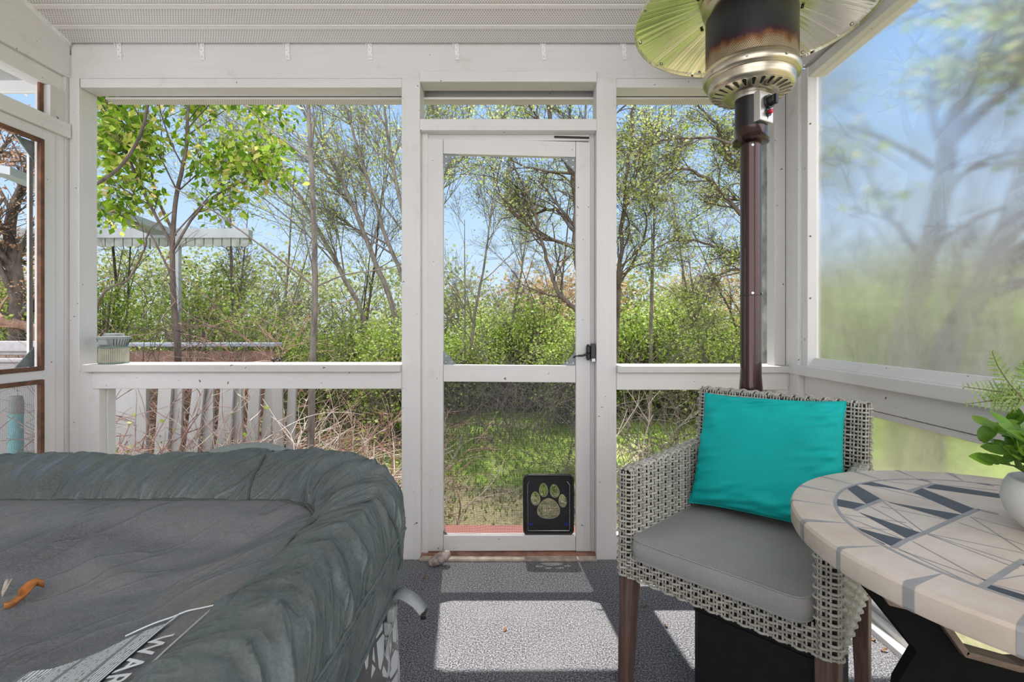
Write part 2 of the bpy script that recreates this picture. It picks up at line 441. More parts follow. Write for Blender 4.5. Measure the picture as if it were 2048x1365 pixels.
# ------------------------------------------------------------------ screen door
d1 = root_struct('door_1', 'white wooden screen door with a pet flap low in its dark mesh')
D0, D1 = 2.32, 2.352
a0, a1, a2, a3 = fx(853, D0), fx(886, D0), fx(1152, D0), fx(1181, D0)
def hd(py): return fh(py, D0)
MB().hexa([(a0,D0,.021),(a1,D0,.021),(a1,D1,.021),(a0,D1,.021),(a0,D0,hd(276)),(a1,D0,hd(277)),(a1,D1,hd(277)),(a0,D1,hd(276))]).build('stile', M['wz'], d1, bevel=.003)
MB().hexa([(a2,D0,.021),(a3,D0,.021),(a3,D1,.021),(a2,D1,.021),(a2,D0,hd(283)),(a3,D0,hd(285)),(a3,D1,hd(285)),(a2,D1,hd(283))]).build('stile', M['wz'], d1, bevel=.003)
for (ya, yb, yc, yd) in ((307, 314, 276, 283), (764, 766, 730, 732), (1104, 1103, 1072, 1072)):
    MB().hexa([(a1+.001,D0+.002,hd(ya)),(a2-.001,D0+.002,hd(yb)),(a2-.001,D1,hd(yb)),(a1+.001,D1,hd(ya)),(a1+.001,D0+.002,hd(yc)),(a2-.001,D0+.002,hd(yd)),(a2-.001,D1,hd(yd)),(a1+.001,D1,hd(yc))]).build('rail', M['wx'], d1, bevel=.003)
MB().box(a1+.001, a2-.001, D1-.008, D1-.0075, hd(1072), hd(765)).build('screen', M['mesh_dark'], d1)
def bracket(cx_, cz, sx, sz, s=.058, dark=False):
    q = MB().prism([(cx_, cz), (cx_+sx*s, cz), (cx_, cz+sz*s)], 'y', D1-.020, D1-.017)
    o = q.build('corner_bracket', M['zinc'], d1)
    r_ = MB()
    for u, w in ((.2, .62), (.62, .2), (.18, .18)):
        r_.disc((cx_+sx*s*u, D1-.0205, cz+sz*s*w), (0, -1, 0), .003, .002, 8)
    r_.build('rivet', M['screw'], o)
bracket(a1, hd(307), 1, -1, .07); bracket(a2, hd(314), -1, -1, .07)
bracket(a1, hd(730), 1, 1, .065); bracket(a2, hd(732), -1, 1, .065); bracket(a1, hd(1072), 1, 1, .02)
# latch and pull handle
lt = MB(); px0, pz0 = fx(1178), fh(705)
lt.tube([(px0, 2.312, fh(692)), (px0, 2.300, fh(695)), (px0, 2.30, fh(716)), (px0, 2.312, fh(720))], [.007, .011, .011, .007], 10)
lt.box(px0+.012, px0+.030, 2.29, 2.318, fh(722), fh(688))
o = lt.build('latch', M['black'], d1, smooth=True, auto=40)
MB().tube([at(1180, 706, 2.295), at(1165, 712, 2.285), at(1152, 712, 2.28), at(1146, 716, 2.28)], [.006, .005, .004, .004], 8).build('latch_lever', M['black'], o, smooth=True)
MB().box(px0+.014, px0+.03, 2.285, 2.31, fh(724), fh(718)).build('latch_plate', M['chrome'], o)
MB().tube([at(1066, 273, 2.33), at(1110, 275, 2.33)], .004, 8).build('closer_rod', M['black'], d1)
MB().tube([at(1108, 275, 2.33), at(1178, 277, 2.33)], .008, 10).build('closer_tube', M['black'], d1)
# pet flap
pd = MB(); PD = 2.335
def hp(px, py): return (fx(px, PD), fh(py, PD))
def rrect(x0, x1, z0, z1, r_, n=6):
    pts = []
    for cx_, cz, a in ((x1-r_, z0+r_, -90), (x1-r_, z1-r_, 0), (x0+r_, z1-r_, 90), (x0+r_, z0+r_, 180)):
        for i in range(n+1):
            t_ = R(a+90*i/n); pts.append((cx_+r_*math.cos(t_), cz+r_*math.sin(t_)))
    return pts
(xa, za), (xb, zb) = hp(1049, 1069), hp(1145, 951)
def ell(cx_, cz, rx, rz_, a=0, n=20, egg=0):
    out = []
    for i in range(n):
        t_ = 2*math.pi*i/n; x_ = rx*math.cos(t_)*(1-egg*math.sin(t_)); z_ = rz_*math.sin(t_)
        out.append((cx_+x_*math.cos(a)-z_*math.sin(a), cz+x_*math.sin(a)+z_*math.cos(a)))
    return out
holes = []
for (cx_, cy_, rx, ry_, a, eg) in ((1071,997,9,13.5,4,.1),(1087,980,8.5,13.5,4,.12),(1109,982,9,13.2,12,.12),(1125,1001.5,7.4,13,8,.12)):
    x_, z_ = hp(cx_, cy_); k = PD/F; holes.append(ell(x_, z_, rx*k, ry_*k, R(a), 20, eg))
x_, z_ = hp(1097, 1018); k = PD/F
pad = []
for i in range(30):
    t_ = 2*math.pi*i/30; s_, c_ = math.sin(t_), math.cos(t_)
    pad.append((x_+22*k*c_*(1-.22*s_)*(1.0), z_+k*(21*s_ if s_ > 0 else 19*s_*(abs(s_)**-.15 if s_ else 1))))
holes.append(pad)
def holed_plate(outer, holes, y0, y1, name, mat, parent):
    bm = bmesh.new(); edges = []
    for lp in [outer]+holes:
        vs = [bm.verts.new((p[0], y0, p[1])) for p in lp]
        for i in range(len(vs)): edges.append(bm.edges.new((vs[i], vs[(i+1) % len(vs)])))
    bmesh.ops.triangle_fill(bm, use_beauty=True, edges=edges, use_dissolve=False)
    me = bpy.data.meshes.new(name); bm.normal_update(); bm.to_mesh(me); bm.free(); me.materials.append(mat)
    o = bpy.data.objects.new(name, me); C.objects.link(o); o.parent = parent
    s_ = o.modifiers.new('t', 'SOLIDIFY'); s_.thickness = abs(y1-y0); s_.offset = 0
    return o
pf = bpy.data.objects.new('pet_flap', None); C.objects.link(pf); pf.parent = d1; pf['label'] = 'black plastic pet flap with paw print cutouts'
holed_plate(rrect(xa, xb, za, zb, .022), holes, PD, PD+.008, 'flap_panel', M['black'], pf)
rim = MB(); rr_ = rrect(xa, xb, za, zb, .022)
rim.tube([(p[0], PD-.002, p[1]) for p in rr_], .007, 8, closed=True); rim.build('flap_frame', M['black'], pf, smooth=True)
M['cutrim'] = simple('pale_cut_edge', (.42, .38, .30), .5)
for h_ in holes: MB().tube([(p[0], PD-.0045, p[1]) for p in h_], .0010, 5, closed=True).build('cutout_edge', M['cutrim'], pf)
ln = MB(); k = PD/F
l_ = [hp(1058, 963), hp(1055, 970), hp(1056, 1061), hp(1138, 1061), hp(1139, 1058), hp(1139, 970), hp(1134, 963)]
ln.tube([(p[0], PD-.006, p[1]) for p in l_], .0013, 6); ln.build('flap_trim', M['screw'], pf)
M['blue'] = simple('blue_plastic', (.01, .015, .22), .4)
for px in (1062, 1132):
    q = hp(px, 1048); MB().prism(ell(q[0], q[1], .009, .0055, 0, 12), 'y', PD-.009, PD-.004).build('slide_lock', M['blue'], pf)

# threshold of worn wood
M['thresh'] = simple('worn_threshold', (.27, .13, .09), .7, 0, .5, 18, .5)
M['thresh2'] = simple('peeling_threshold', (.42, .35, .29), .7, 0, .35, 22, .5)
board(fx(840)-.0, fx(1193), 2.262, 2.30, .0, .012, 'thresh2', .003)
board(fx(840), fx(1193), 2.30, 2.42, .0, .018, 'thresh', .003)

# joist plates along the header
for i, px in enumerate((236, 402, 573, 738, 912, 1086, 1247)):
    b_ = at(px, 100, 2.285); b_.y = 2.2885
    ordn = ['first', 'second', 'third', 'fourth', 'fifth', 'sixth', 'seventh'][i]
    r_ = thing('metal_bracket', 'white joist plate on the header beam, %s counted from the left post' % ordn, 'bracket', (b_.x, b_.y, b_.z), 0, 'joist plates on the header')
    w = .010
    MB().hexa([(-.002,-.003,-.045),(.016,-.003,-.045),(.016,.001,-.045),(-.002,.001,-.045),(-.012,-.003,.055),(.012,-.003,.055),(.012,.001,.055),(-.012,.001,.055)]).build('plate', M['white'], r_, bevel=.001)
    MB().prism([(-.003, .055), (-.020, .050), (-.003, .010)], 'x', -.014, -.011).build('flange', M['white'], r_)
    for dx, dz in ((.003, -.03), (.011, -.012), (.001, .0), (.008, .02)):
        MB().disc((dx, -.003, dz), (0, -1, 0), .0022, .0015, 8).build('nail_head', M['screw'], r_)

# downspout outside the right corner
ds = thing('downspout', 'white and grey peeling downspout outside the right corner post', 'downspout', (1.245, 2.47, 0))
M['peel'] = simple('peeling_metal', (.30, .31, .28), .6, 0, .6, 14, .4, 40)
MB().box(-.03, .02, -.035, .035, .0, 1.98).build('pipe', M['peel'], ds, bevel=.006)
MB().tube([(-.005, 0, 1.97), (-.005, .0, 2.03), (.0, .02, 2.07), (.0, .04, 2.12)], [.036, .038, .038, .036], 10).build('elbow', M['peel'], ds, smooth=True)

# things on the left sill
sz = .903
pc = at(228, 728, 2.34)
fl = thing('filter_cartridge', 'round pleated pool filter cartridge with grey vented cap standing on the left sill', 'filter', (pc.x+.008, 2.33, sz))
fl.scale = (.92, .92, 1)
M['pleat'] = simple('pleated_paper', (.46, .44, .36), .8); M['greycap'] = simple('grey_cap', (.25, .28, .27), .45); M['gcollar'] = simple('green_band', (.16, .22, .18), .5)
b = MB(); n = 180; pr = []
def pleat_ring(rad, z):
    return [((rad-(.006 if i % 4 < 2 else 0))*math.cos(2*math.pi*i/n), (rad-(.006 if i % 4 < 2 else 0))*math.sin(2*math.pi*i/n), z) for i in range(n)]
v0 = pleat_ring(.062, .006); v1 = pleat_ring(.062, .074); b.v = v0+v1
for i in range(n): b.f.append((i, (i+1) % n, n+(i+1) % n, n+i)); b.m.append(0)
b.build('pleated_filter', M['pleat'], fl)
MB().lathe([(.063, 0), (.064, .006), (.060, .007)], n=40).build('bottom_ring', M['gcollar'], fl, smooth=True)
MB().lathe([(.060, .072), (.065, .074), (.065, .080), (.06, .082)], n=40).build('green_ring', M['gcollar'], fl, smooth=True)
MB().lathe([(.055, .082), (.067, .112), (.070, .118), (.070, .126), (.045, .128), (.042, .140), (.03, .142)], n=40).build('cap', M['greycap'], fl, smooth=True, auto=35)
for i in range(26):
    a = R(-140+i*11)
    if abs(a+math.pi/2) < .5: continue
    MB().hexa([(math.cos(a)*.058-math.sin(a)*s*.0012, math.sin(a)*.058+math.cos(a)*s*.0012, .086) for s in (-1, 1, 1, -1)][:2]+[(math.cos(a)*.055-math.sin(a)*s*.0012, math.sin(a)*.055+math.cos(a)*s*.0012, .086) for s in (1, -1)]+
              [(math.cos(a)*.0695-math.sin(a)*s*.0012, math.sin(a)*.0695+math.cos(a)*s*.0012, .116) for s in (-1, 1)]+[(math.cos(a)*.066-math.sin(a)*s*.0012, math.sin(a)*.066+math.cos(a)*s*.0012, .116) for s in (1, -1)]).build('vent_fin', M['black'], fl)
MB().box(-.024, .024, -.072, -.05, .088, .112).build('cap_latch', M['greycap'], fl, bevel=.003)
pc = at(555, 727, 2.33)
b = MB(); rng = random.Random(4)
for i in range(7):
    p = Vector((rng.uniform(-.022, .022), rng.uniform(-.015, .015), rng.uniform(.003, .02)))
    q = p+Vector((rng.uniform(-.014, .014), rng.uniform(-.01, .01), rng.uniform(-.003, .016)))
    b.tube([p, (p+q)/2+Vector((0, 0, .006)), q], [.004, .006, .003], 7)
for v_i in range(len(b.v)): b.v[v_i] = (b.v[v_i][0], b.v[v_i][1], max(b.v[v_i][2], .0005))
o = b.build('plastic_clip', M['black'], smooth=True); o.location = (pc.x, 2.33, sz); tag(o, 'small crumpled black plastic clip lying on the long left sill', 'clip')
b = MB().prism(rrect(-.014, .014, -.008, .008, .005, 4), 'z', 0, .007).build('white_chip', M['white'], bevel=.002); b.location = (fx(722, 2.3), 2.30, sz); tag(b, 'small white chip of plastic on the left sill near the door post', 'chip')
# stone by the door
M['stone'] = simple('mottled_stone', (.36, .29, .26), .8, 0, .6, 45, .5)
b = MB().grid(lambda u, v: tuple(Vector((.052*math.sin(math.pi*v)*math.cos(2*math.pi*u), .026*math.sin(math.pi*v)*math.sin(2*math.pi*u), -.024*math.cos(math.pi*v)))*(1+.16*mnoise.noise(Vector((3*math.cos(6.283*u), 3*math.sin(6.283*u), v*4))))), 28, 16, closed_u=True).build('door_stone', M['stone'], smooth=True)
b.location = (fx(880, 2.23), 2.225, .034); b.rotation_euler = (R(12), R(-24), R(12)); tag(b, 'mottled oblong stone propped against the foot of the screen door', 'stone')

# bits of dead leaf on the carpet
M['litter'] = simple('dead_leaf_bit', (.30, .17, .09), .8, 0, .5, 90)
for i, (px, py, w) in enumerate(((1332, 1254, 'in front of the armchair, between its two front legs'), (850, 1158, 'near the loose strap of the tub cover'), (1745, 1282, 'on the carpet strip beside the right wall'), (1768, 1304, 'by the base board, near the black table panel'), (2020//2, 1262, 'in the big sunlit patch'), (1290, 1215, 'in the shade left of the armchair'))):
    dd = F*CAMH/(py-VY); b = MB(); rg_ = random.Random(i+40)
    b.grid(lambda u, v: ((u-.5)*.022, (v-.5)*.010*(1-abs(u*2-1)**2), .0012+.006*abs(v*2-1)+.004*math.sin(u*6+i)), 7, 4)
    b.v = [(p[0], p[1], max(.0008, p[2])) for p in b.v]
    o = b.build('leaf_fragment', M['litter'], smooth=True); o.location = ((px-VX)/F*dd, dd, 0); o.rotation_euler = (0, 0, rg_.uniform(0, 3)); s_ = o.modifiers.new('t', 'SOLIDIFY'); s_.thickness = .0006
    tag(o, 'tiny brown scrap of dead leaf '+w, 'leaf', 'leaf scraps on the carpet')
# ------------------------------------------------------------------ hot tub and its cover
TCX, TCY, TH = -1.115, .447, .878       # centre and half width of the cover
def rsq(t_, half, rad):
    """rounded square outline, t_ in 0..1 -> (x, y, nx, ny)"""
    s = half-rad; Ls = 2*s; La = math.pi/2*rad; per = 4*(Ls+La); d = (t_ % 1)*per
    for k in range(4):
        a = k*math.pi/2
        if d < Ls: x_, y_, nx, ny = half, -s+d, 1, 0; break
        d -= Ls
        if d < La:
            th = d/rad; x_, y_, nx, ny = s+rad*math.cos(th), s+rad*math.sin(th), math.cos(th), math.sin(th); break
        d -= La
    x_, y_ = rot2(x_, y_, a); nx, ny = rot2(nx, ny, a); return x_, y_, nx, ny
RAD = .34
IOX, IOY = .040, -.028          # the sunken middle sits a little off centre
def inner_xy(u):
    x_, y_, _, _ = rsq(u, TH-.195, RAD-.16); return x_+IOX, y_+IOY
def wr(p, s): return mnoise.noise(Vector(p)*s)
prof = [(.0, .545), (.002, .57), (.004, .61), (.004, .65), (-.001, .69), (-.014, .724), (-.036, .746), (-.066, .753), (-.10, .746), (-.135, .729), (-.165, .709), (-.185, .694)]
def prof_at(v):
    q = v*(len(prof)-1); i = min(int(q), len(prof)-2); f_ = q-i
    def cr(k):
        p = [prof[max(0, min(len(prof)-1, i+j))][k] for j in (-1, 0, 1, 2)]
        return .5*(2*p[1]+(p[2]-p[0])*f_+(2*p[0]-5*p[1]+4*p[2]-p[3])*f_*f_+(3*p[1]-p[0]-3*p[2]+p[3])*f_**3)
    return cr(0), cr(1)
def rim_pt(u, v, lift=0):
    off, h = prof_at(v)
    x_, y_, nx, ny = rsq(u, TH, RAD)
    if v > .6:   # inner edge keeps its own, tighter corner
        k = (v-.6)/.4; xi, yi = inner_xy(u); x_o, y_o = x_+nx*off, y_+ny*off; x_ = x_o*(1-k)+xi*k; y_ = y_o*(1-k)+yi*k
    else: x_ += nx*off; y_ += ny*off
    P = Vector((x_, y_, h))
    corner = min(1, abs(nx*ny)*2.4)
    up = math.sin(math.pi*min(1, v*1.0))**.6
    # folds running across the rim, tighter round the corner, slanting
    per = u*4*(2*(TH-RAD)+math.pi/2*RAD)
    sl = per - .24*v + .05*wr((per*3, v*2, 0), 1)
    w_ = .35*mnoise.noise(Vector((per*4, v*3, 8)))
    f1 = max(0, 1-abs(mnoise.noise(Vector((sl*6.0+w_, v*1.2, 3.1))))*3.2)
    f2 = max(0, 1-abs(mnoise.noise(Vector((sl*13+w_*2, v*1.6, 9.7))))*4.6)
    f3 = max(0, 1-abs(mnoise.noise(Vector((sl*34+w_*4, v*3.5, 1.7))))*4)+.5*mnoise.noise(Vector((sl*60, v*9, 4.4)))
    f4 = max(0, 1-abs(mnoise.noise(Vector((sl*12+v*1.5, v*3.5-per, 21))))*2.6)**2
    back = 1 if ny > .5 else .55
    d = (.018*f1*back+(.013+.006*corner)*f2+.008*f4+(.003+.004*corner)*f3)*up*(.8+.3*corner)-.010
    d += .014*mnoise.noise(Vector((per*3.2, v*2.2, 5)))*up
    nv = Vector((nx*max(0, 1-v*1.5), ny*max(0, 1-v*1.5), .25+v)).normalized()
    P += nv*(d-.006+lift)
    return P
def inner_h(x_, y_):
    """sagging middle of the cover, x_, y_ from its centre"""
    r_ = max(abs(x_-IOX), abs(y_-IOY))/(TH-.195); r_ = min(1, r_)
    h = .693-.075*(1-r_**2.5)
    q = x_*.33+y_*.94; w = -x_*.94+y_*.33
    f = max(0, 1-abs(mnoise.noise(Vector((q*1.0+w*.25, w*3.6+.5*mnoise.noise(Vector((q*2, w*2, 0))), .3))))*7)**1.3
    f5 = max(0, 1-abs(mnoise.noise(Vector((q*2.1-w*1.4, w*2.4+q*.9, 7.3))))*9)
    f6 = max(0, 1-abs(mnoise.noise(Vector((q*4.1-w*2.4, w*8.4+q*1.9, 2.3))))*6)
    h += .013*f + .008*f5 +.004*f6+ .012*mnoise.noise(Vector((x_*2.2, y_*2.2, 4)))+.004*mnoise.noise(Vector((x_*9, y_*9, 4)))+.0014*mnoise.noise(Vector((x_*34, y_*34, 4)))
    return h*1.0 if r_ < .001 else h*(1-max(0, r_-.8)*5)+(.693)*(max(0, r_-.8)*5)
t = NT('grey_green_cover'); geo = t.n('NewGeometry'); pos = geo.outputs['Position']
n1 = t.noise(2.6, 5, .6, vec=pos); n2 = t.noise(24, 5, .75, vec=pos); n3 = t.noise(260, 2, .6, vec=pos)
c = t.ramp(n1, [(.30, (.052, .068, .070)), (.5, (.074, .094, .095)), (.72, (.105, .128, .128))])
c = t.mix(t.ramp(n2, [(.52, 0.), (.72, .4)]), c, (.16, .145, .11))
c = t.mix(t.ramp(n3, [(.4, 0.), (.6, .2)]), c, (.22, .24, .24))
t.set(c, .40, 0, .5)
s2 = t.n('SeparateXYZ'); t.l(t.tc.outputs['UV'], s2.inputs[0]); cx = t.n('CombineXYZ')
t.l(t.math('SUBTRACT', s2.outputs['X'], t.math('MULTIPLY', s2.outputs['Y'], .26)), cx.inputs[0]); t.l(t.math('MULTIPLY', s2.outputs['Y'], .13), cx.inputs[1])
g1 = t.ramp(t.math('ABSOLUTE', t.math('SUBTRACT', t.noise(8, 3, .5, vec=cx.outputs[0]), .5)), [(.0, 1.), (.05, .3), (.14, 0.)])
g2 = t.ramp(t.math('ABSOLUTE', t.math('SUBTRACT', t.noise(21, 2, .5, vec=cx.outputs[0]), .5)), [(.0, 1.), (.05, .2), (.10, 0.)])
hgt = t.math('ADD', t.math('ADD', g1, t.math('MULTIPLY', g2, .45)), t.math('MULTIPLY', t.noise(20, 5, .6, vec=pos), 1.0))
t.bump(hgt, .42, .009); M['cover'] = t.m
M['cover_top'] = None
t = NT('dirty_cover_middle'); geo = t.n('NewGeometry'); pos = geo.outputs['Position']
n1 = t.noise(3.0, 6, .65, vec=pos, stretch=(1, 1.7, 1)); n2 = t.noise(30, 6, .8, vec=pos); n3 = t.noise(300, 2, .6, vec=pos)
c = t.ramp(n1, [(.32, (.085, .090, .104)), (.5, (.130, .138, .156)), (.68, (.165, .160, .140))])
c = t.mix(t.ramp(n2, [(.5, 0.), (.72, .55)]), c, (.13, .115, .085))
c = t.mix(t.ramp(n3, [(.42, 0.), (.6, .3)]), c, (.26, .26, .26))
t.set(c, .55, 0, .35)
s2 = t.n('SeparateXYZ'); t.l(pos, s2.inputs[0])
def along(cx_, cy_, kq, kw):
    q_ = t.math('ADD', t.math('MULTIPLY', s2.outputs['X'], cx_), t.math('MULTIPLY', s2.outputs['Y'], cy_)); w_ = t.math('SUBTRACT', t.math('MULTIPLY', s2.outputs['Y'], cx_), t.math('MULTIPLY', s2.outputs['X'], cy_))
    cb_ = t.n('CombineXYZ'); t.l(t.math('MULTIPLY', q_, kq), cb_.inputs[0]); t.l(t.math('MULTIPLY', w_, kw), cb_.inputs[1]); return cb_.outputs[0]
g1 = t.ramp(t.math('ABSOLUTE', t.math('SUBTRACT', t.noise(3.0, 3, .5, vec=along(.33, .94, .35, 1.3)), .5)), [(.0, 1.), (.014, .35), (.04, 0.)])
g2 = t.ramp(t.math('ABSOLUTE', t.math('SUBTRACT', t.noise(4.5, 3, .5, vec=along(.75, .66, .4, 1.4)), .5)), [(.0, 1.), (.010, .3), (.028, 0.)])
hgt = t.math('ADD', t.math('ADD', g1, t.math('MULTIPLY', g2, .5)), t.math('ADD', t.math('MULTIPLY', t.noise(16, 5, .7, vec=pos), 1.0), t.math('MULTIPLY', t.noise(150, 4, .8, vec=pos), .25)))
t.bump(hgt, .42, .010); M['cover_top'] = t.m
cv = thing('tub_cover', 'grey green padded fabric cover with dirty sunken middle strapped over the hot tub', 'cover', (TCX, TCY, 0))
b = MB().grid(lambda u, v: rim_pt(u if u < 1 else 0, v), 1100, 50); o = b.build('padded_rim', M['cover'], cv, smooth=True)
l = o.data.uv_layers.new(name='uv'); nv_ = len(b.v); per_ = 4*(2*(TH-RAD)+math.pi/2*RAD)
uvv = np.array([((i % 1101)/1100*per_, (i//1101)/50) for i in range(nv_)], dtype=np.float32)
li_ = np.empty(len(o.data.loops), dtype=np.int32); o.data.loops.foreach_get('vertex_index', li_); l.data.foreach_set('uv', uvv[li_].ravel())
def mid(u, v):
    return rsq
b = MB(); NR, NA = 90, 560
for j in range(NR+1):
    k = 1-j/NR*.985
    for i in range(NA):
        x_, y_, _, _ = rsq(i/NA, TH-.193, RAD-.16); x_ = x_*k+IOX; y_ = y_*k+IOY
        b.v.append((x_, y_, inner_h(x_, y_) if j else .690))
for j in range(NR):
    for i in range(NA):
        i2 = (i+1) % NA; b.f.append((j*NA+i, j*NA+i2, (j+1)*NA+i2, (j+1)*NA+i)); b.m.append(0)
b.f.append(tuple(NR*NA+i for i in range(NA))); b.m.append(0)
b.build('middle_panel', M['cover_top'], cv, smooth=True)
M['seam'] = simple('dark_seam', (.06, .068, .066), .7)
MB().tube([rim_pt(i/420, .97, .004) for i in range(420)], .0045, 6, closed=True).build('seam', M['seam'], cv, smooth=True)
MB().tube([rim_pt(i/420, .30, .000) for i in range(420)], .0032, 6, closed=True).build('seam', M['cover'], cv, smooth=True)
MB().tube([rim_pt(i/420, .27, -.0005) for i in range(420)], .0022, 6, closed=True).build('seam', M['cover'], cv, smooth=True)
MB().tube([rim_pt(.002+.248*0+i/420*1.0, .01, .001) for i in range(420)], .005, 6, closed=True).build('hem', M['cover'], cv, smooth=True)
for uu in (.168, .262):
    MB().tube([rim_pt(uu-.006*k/20, .15+.8*k/20, .0015) for k in range(21)], .0025, 6).build('seam', M['seam'], cv, smooth=True)
# printed warning panel lying on the middle, and its lettering
t = NT('printed_panel'); geo = t.n('NewGeometry'); s_ = t.n('SeparateXYZ'); t.l(t.tc.outputs['UV'], s_.inputs[0])
row = t.math('FRACT', t.math('MULTIPLY', s_.outputs['X'], 34)); line = t.math('LESS_THAN', row, .62)
mp = t.n('Mapping'); mp.inputs['Scale'].default_value = (34, 130, 1); t.l(t.tc.outputs['UV'], mp.inputs[0])
nn = t.n('TexNoise'); nn.inputs['Scale'].default_value = 1; nn.inputs['Detail'].default_value = 2; t.l(mp.outputs[0], nn.inputs['Vector'])
letters = t.math('MULTIPLY', line, t.math('GREATER_THAN', nn.outputs[0], .40))
colm = t.math('GREATER_THAN', t.math('FRACT', t.math('MULTIPLY', s_.outputs['X'], 2.6)), .10)
c = t.mix(t.math('MULTIPLY', letters, colm), (.15, .16, .16), (.62, .65, .68)); t.set(c, .5); M['print'] = t.m
def on_cover(X, Y, lift=.004): return (X-TCX, Y-TCY, inner_h(X-TCX, Y-TCY)+lift)
px_r, px_l, py_f, py_n = -.456, -.60, .650, .12
def print_pt(u, v):
    X = px_l+(px_r-px_l)*u; far = .600+.05*u+.0*math.sin(u*9); return on_cover(X, far+(py_n-far)*v)
def uvgrid(name, fn, nu, nv, mat, parent):
    b = MB().grid(fn, nu, nv); o = b.build(name, mat, parent, smooth=True)
    l = o.data.uv_layers.new(name='uv'); w = nu+1
    for lp in o.data.loops:
        i = lp.vertex_index; l.data[lp.index].uv = ((i % w)/nu, (i//w)/nv)
    return o
pp = uvgrid('warning_print', print_pt, 20, 60, M['print'], cv)
M['ink'] = simple('white_ink', (.62, .65, .68), .5, bump=0)
def text_mesh(txt, size, name, mat, parent, fn, spacing=1.1):
    cu = bpy.data.curves.new('t', 'FONT'); cu.body = txt; cu.size = size; cu.space_character = spacing; cu.offset = size*.015
    ob = bpy.data.objects.new('t', cu); C.objects.link(ob); dg = bpy.context.evaluated_depsgraph_get(); dg.update()
    me = bpy.data.meshes.new_from_object(ob.evaluated_get(dg)); bpy.data.objects.remove(ob)
    bm = bmesh.new(); bm.from_mesh(me); bmesh.ops.triangulate(bm, faces=bm.faces); bmesh.ops.subdivide_edges(bm, edges=bm.edges, cuts=1)
    bm.to_mesh(me); bm.free()
    for v in me.vertices: v.co = Vector(fn(v.co.x, v.co.y))
    me.materials.clear(); me.materials.append(mat); me.update()
    o = bpy.data.objects.new(name, me); C.objects.link(o); o.parent = parent; return o
text_mesh('WARNING', .036, 'warning_lettering', M['ink'], cv, lambda a, b_: on_cover(-.450+b_, .612-a, .0055))
MB().tube([on_cover(-.416, .12+i*.56/40, .004) for i in range(41)], .0012, 4).build('print_border', M['ink'], cv)
MB().tube([on_cover(-.458, .12+i*.55/40, .004) for i in range(41)], .0012, 4).build('print_border', M['ink'], cv)
MB().tube([on_cover(-.416-.10*i/20, .68-.03*i/20, .004) for i in range(21)], .0012, 4).build('print_border', M['ink'], cv)
# strap that sticks out, buckles
M['web'] = simple('grey_webbing', (.27, .28, .29), .6, 0, .1, 200)
def ribbon(pts, w, wd, th=.0015):
    b = MB(); wd = Vector(wd).normalized()
    for p, q in zip(pts[:-1], pts[1:]):
        pass
    base = 0
    for p in pts:
        p = Vector(p); b.v += [tuple(p-wd*w/2), tuple(p+wd*w/2), tuple(p+wd*w/2+Vector((0, 0, th))), tuple(p-wd*w/2+Vector((0, 0, th)))]
    for i in range(len(pts)-1):
        for k in range(4):
            b.f.append((i*4+k, i*4+(k+1) % 4, i*4+4+(k+1) % 4, i*4+4+k)); b.m.append(0)
    return b
def loc_(P): return Vector((P.x-TCX, P.y-TCY, P.z))
sp = [at(782, 1200, .985), at(786, 1193, .98), at(794, 1188, .975), at(806, 1189, .97), at(818, 1195, .965), at(830, 1203, .965), at(840, 1214, .965), at(848, 1224, .965)]
s1 = ribbon([loc_(p) for p in sp], .024, (.35, .9, .55)).build('loose_strap', M['web'], cv, smooth=True)
q = loc_(at(847, 1226, .965)); MB().box(q.x-.004, q.x+.007, q.y-.012, q.y+.012, q.z-.008, q.z+.002).build('strap_tip', M['black'], s1, bevel=.002)
sp = [at(783, 1205, .97), at(777, 1235, .965), at(770, 1262, .955), at(764, 1290, .95), at(762, 1320, .95), at(766, 1350, .95)]
s2 = ribbon([loc_(p)+Vector((.012, 0, 0)) for p in sp], .022, (.1, 1, .15), .002).build('hanging_strap', M['web'], cv, smooth=True)
for (px, py) in ((776, 1226), (768, 1252), (764, 1280)):
    q = loc_(at(px, py, .96)); MB().box(q.x, q.x+.016, q.y-.014, q.y+.014, q.z-.013, q.z+.013).build('buckle', M['greycap'], s2, bevel=.004)
# tub body
t = NT('tub_wall_print'); geo = t.n('NewGeometry'); s_ = t.n('SeparateXYZ')
uvm = t.n('Mapping'); uvm.inputs['Scale'].default_value = (1, 1, 1); t.l(t.tc.outputs['UV'], uvm.inputs[0])
vo = t.n('TexVoronoi'); vo.feature = 'DISTANCE_TO_EDGE'; vo.inputs['Scale'].default_value = 15; t.l(uvm.outputs[0], vo.inputs['Vector'])
wv = t.n('TexVoronoi'); wv.feature = 'DISTANCE_TO_EDGE'; wv.inputs['Scale'].default_value = 9; t.l(uvm.outputs[0], wv.inputs['Vector'])
ed = t.math('MAXIMUM', t.math('LESS_THAN', vo.outputs['Distance'], .045), t.math('LESS_THAN', wv.outputs['Distance'], .05))
c = t.mix(ed, (.42, .43, .44), (.035, .037, .04)); t.set(c, .35); M['tubwall'] = t.m
ht = thing('hot_tub', 'square inflatable hot tub with grey geometric printed wall beneath the cover', 'hot tub', (TCX, TCY, 0))
b = MB(); n = 240; pr = [(-.05, 0.0), (-.015, .04), (-.002, .12), (.004, .22), (.004, .34), (-.002, .44), (-.012, .54), (-.05, .62), (-.10, .655), (-.16, .63), (-.18, .55), (-.18, .2)]
for (o_, z_) in pr:
    for i in range(n):
        x_, y_, nx, ny = rsq(i/n, TH, RAD); b.v.append((x_+nx*(o_-.012), y_+ny*(o_-.012), z_+.001))
for j in range(len(pr)-1):
    for i in range(n):
        i2 = (i+1) % n; b.f.append((j*n+i, j*n+i2, (j+1)*n+i2, (j+1)*n+i)); b.m.append(0)
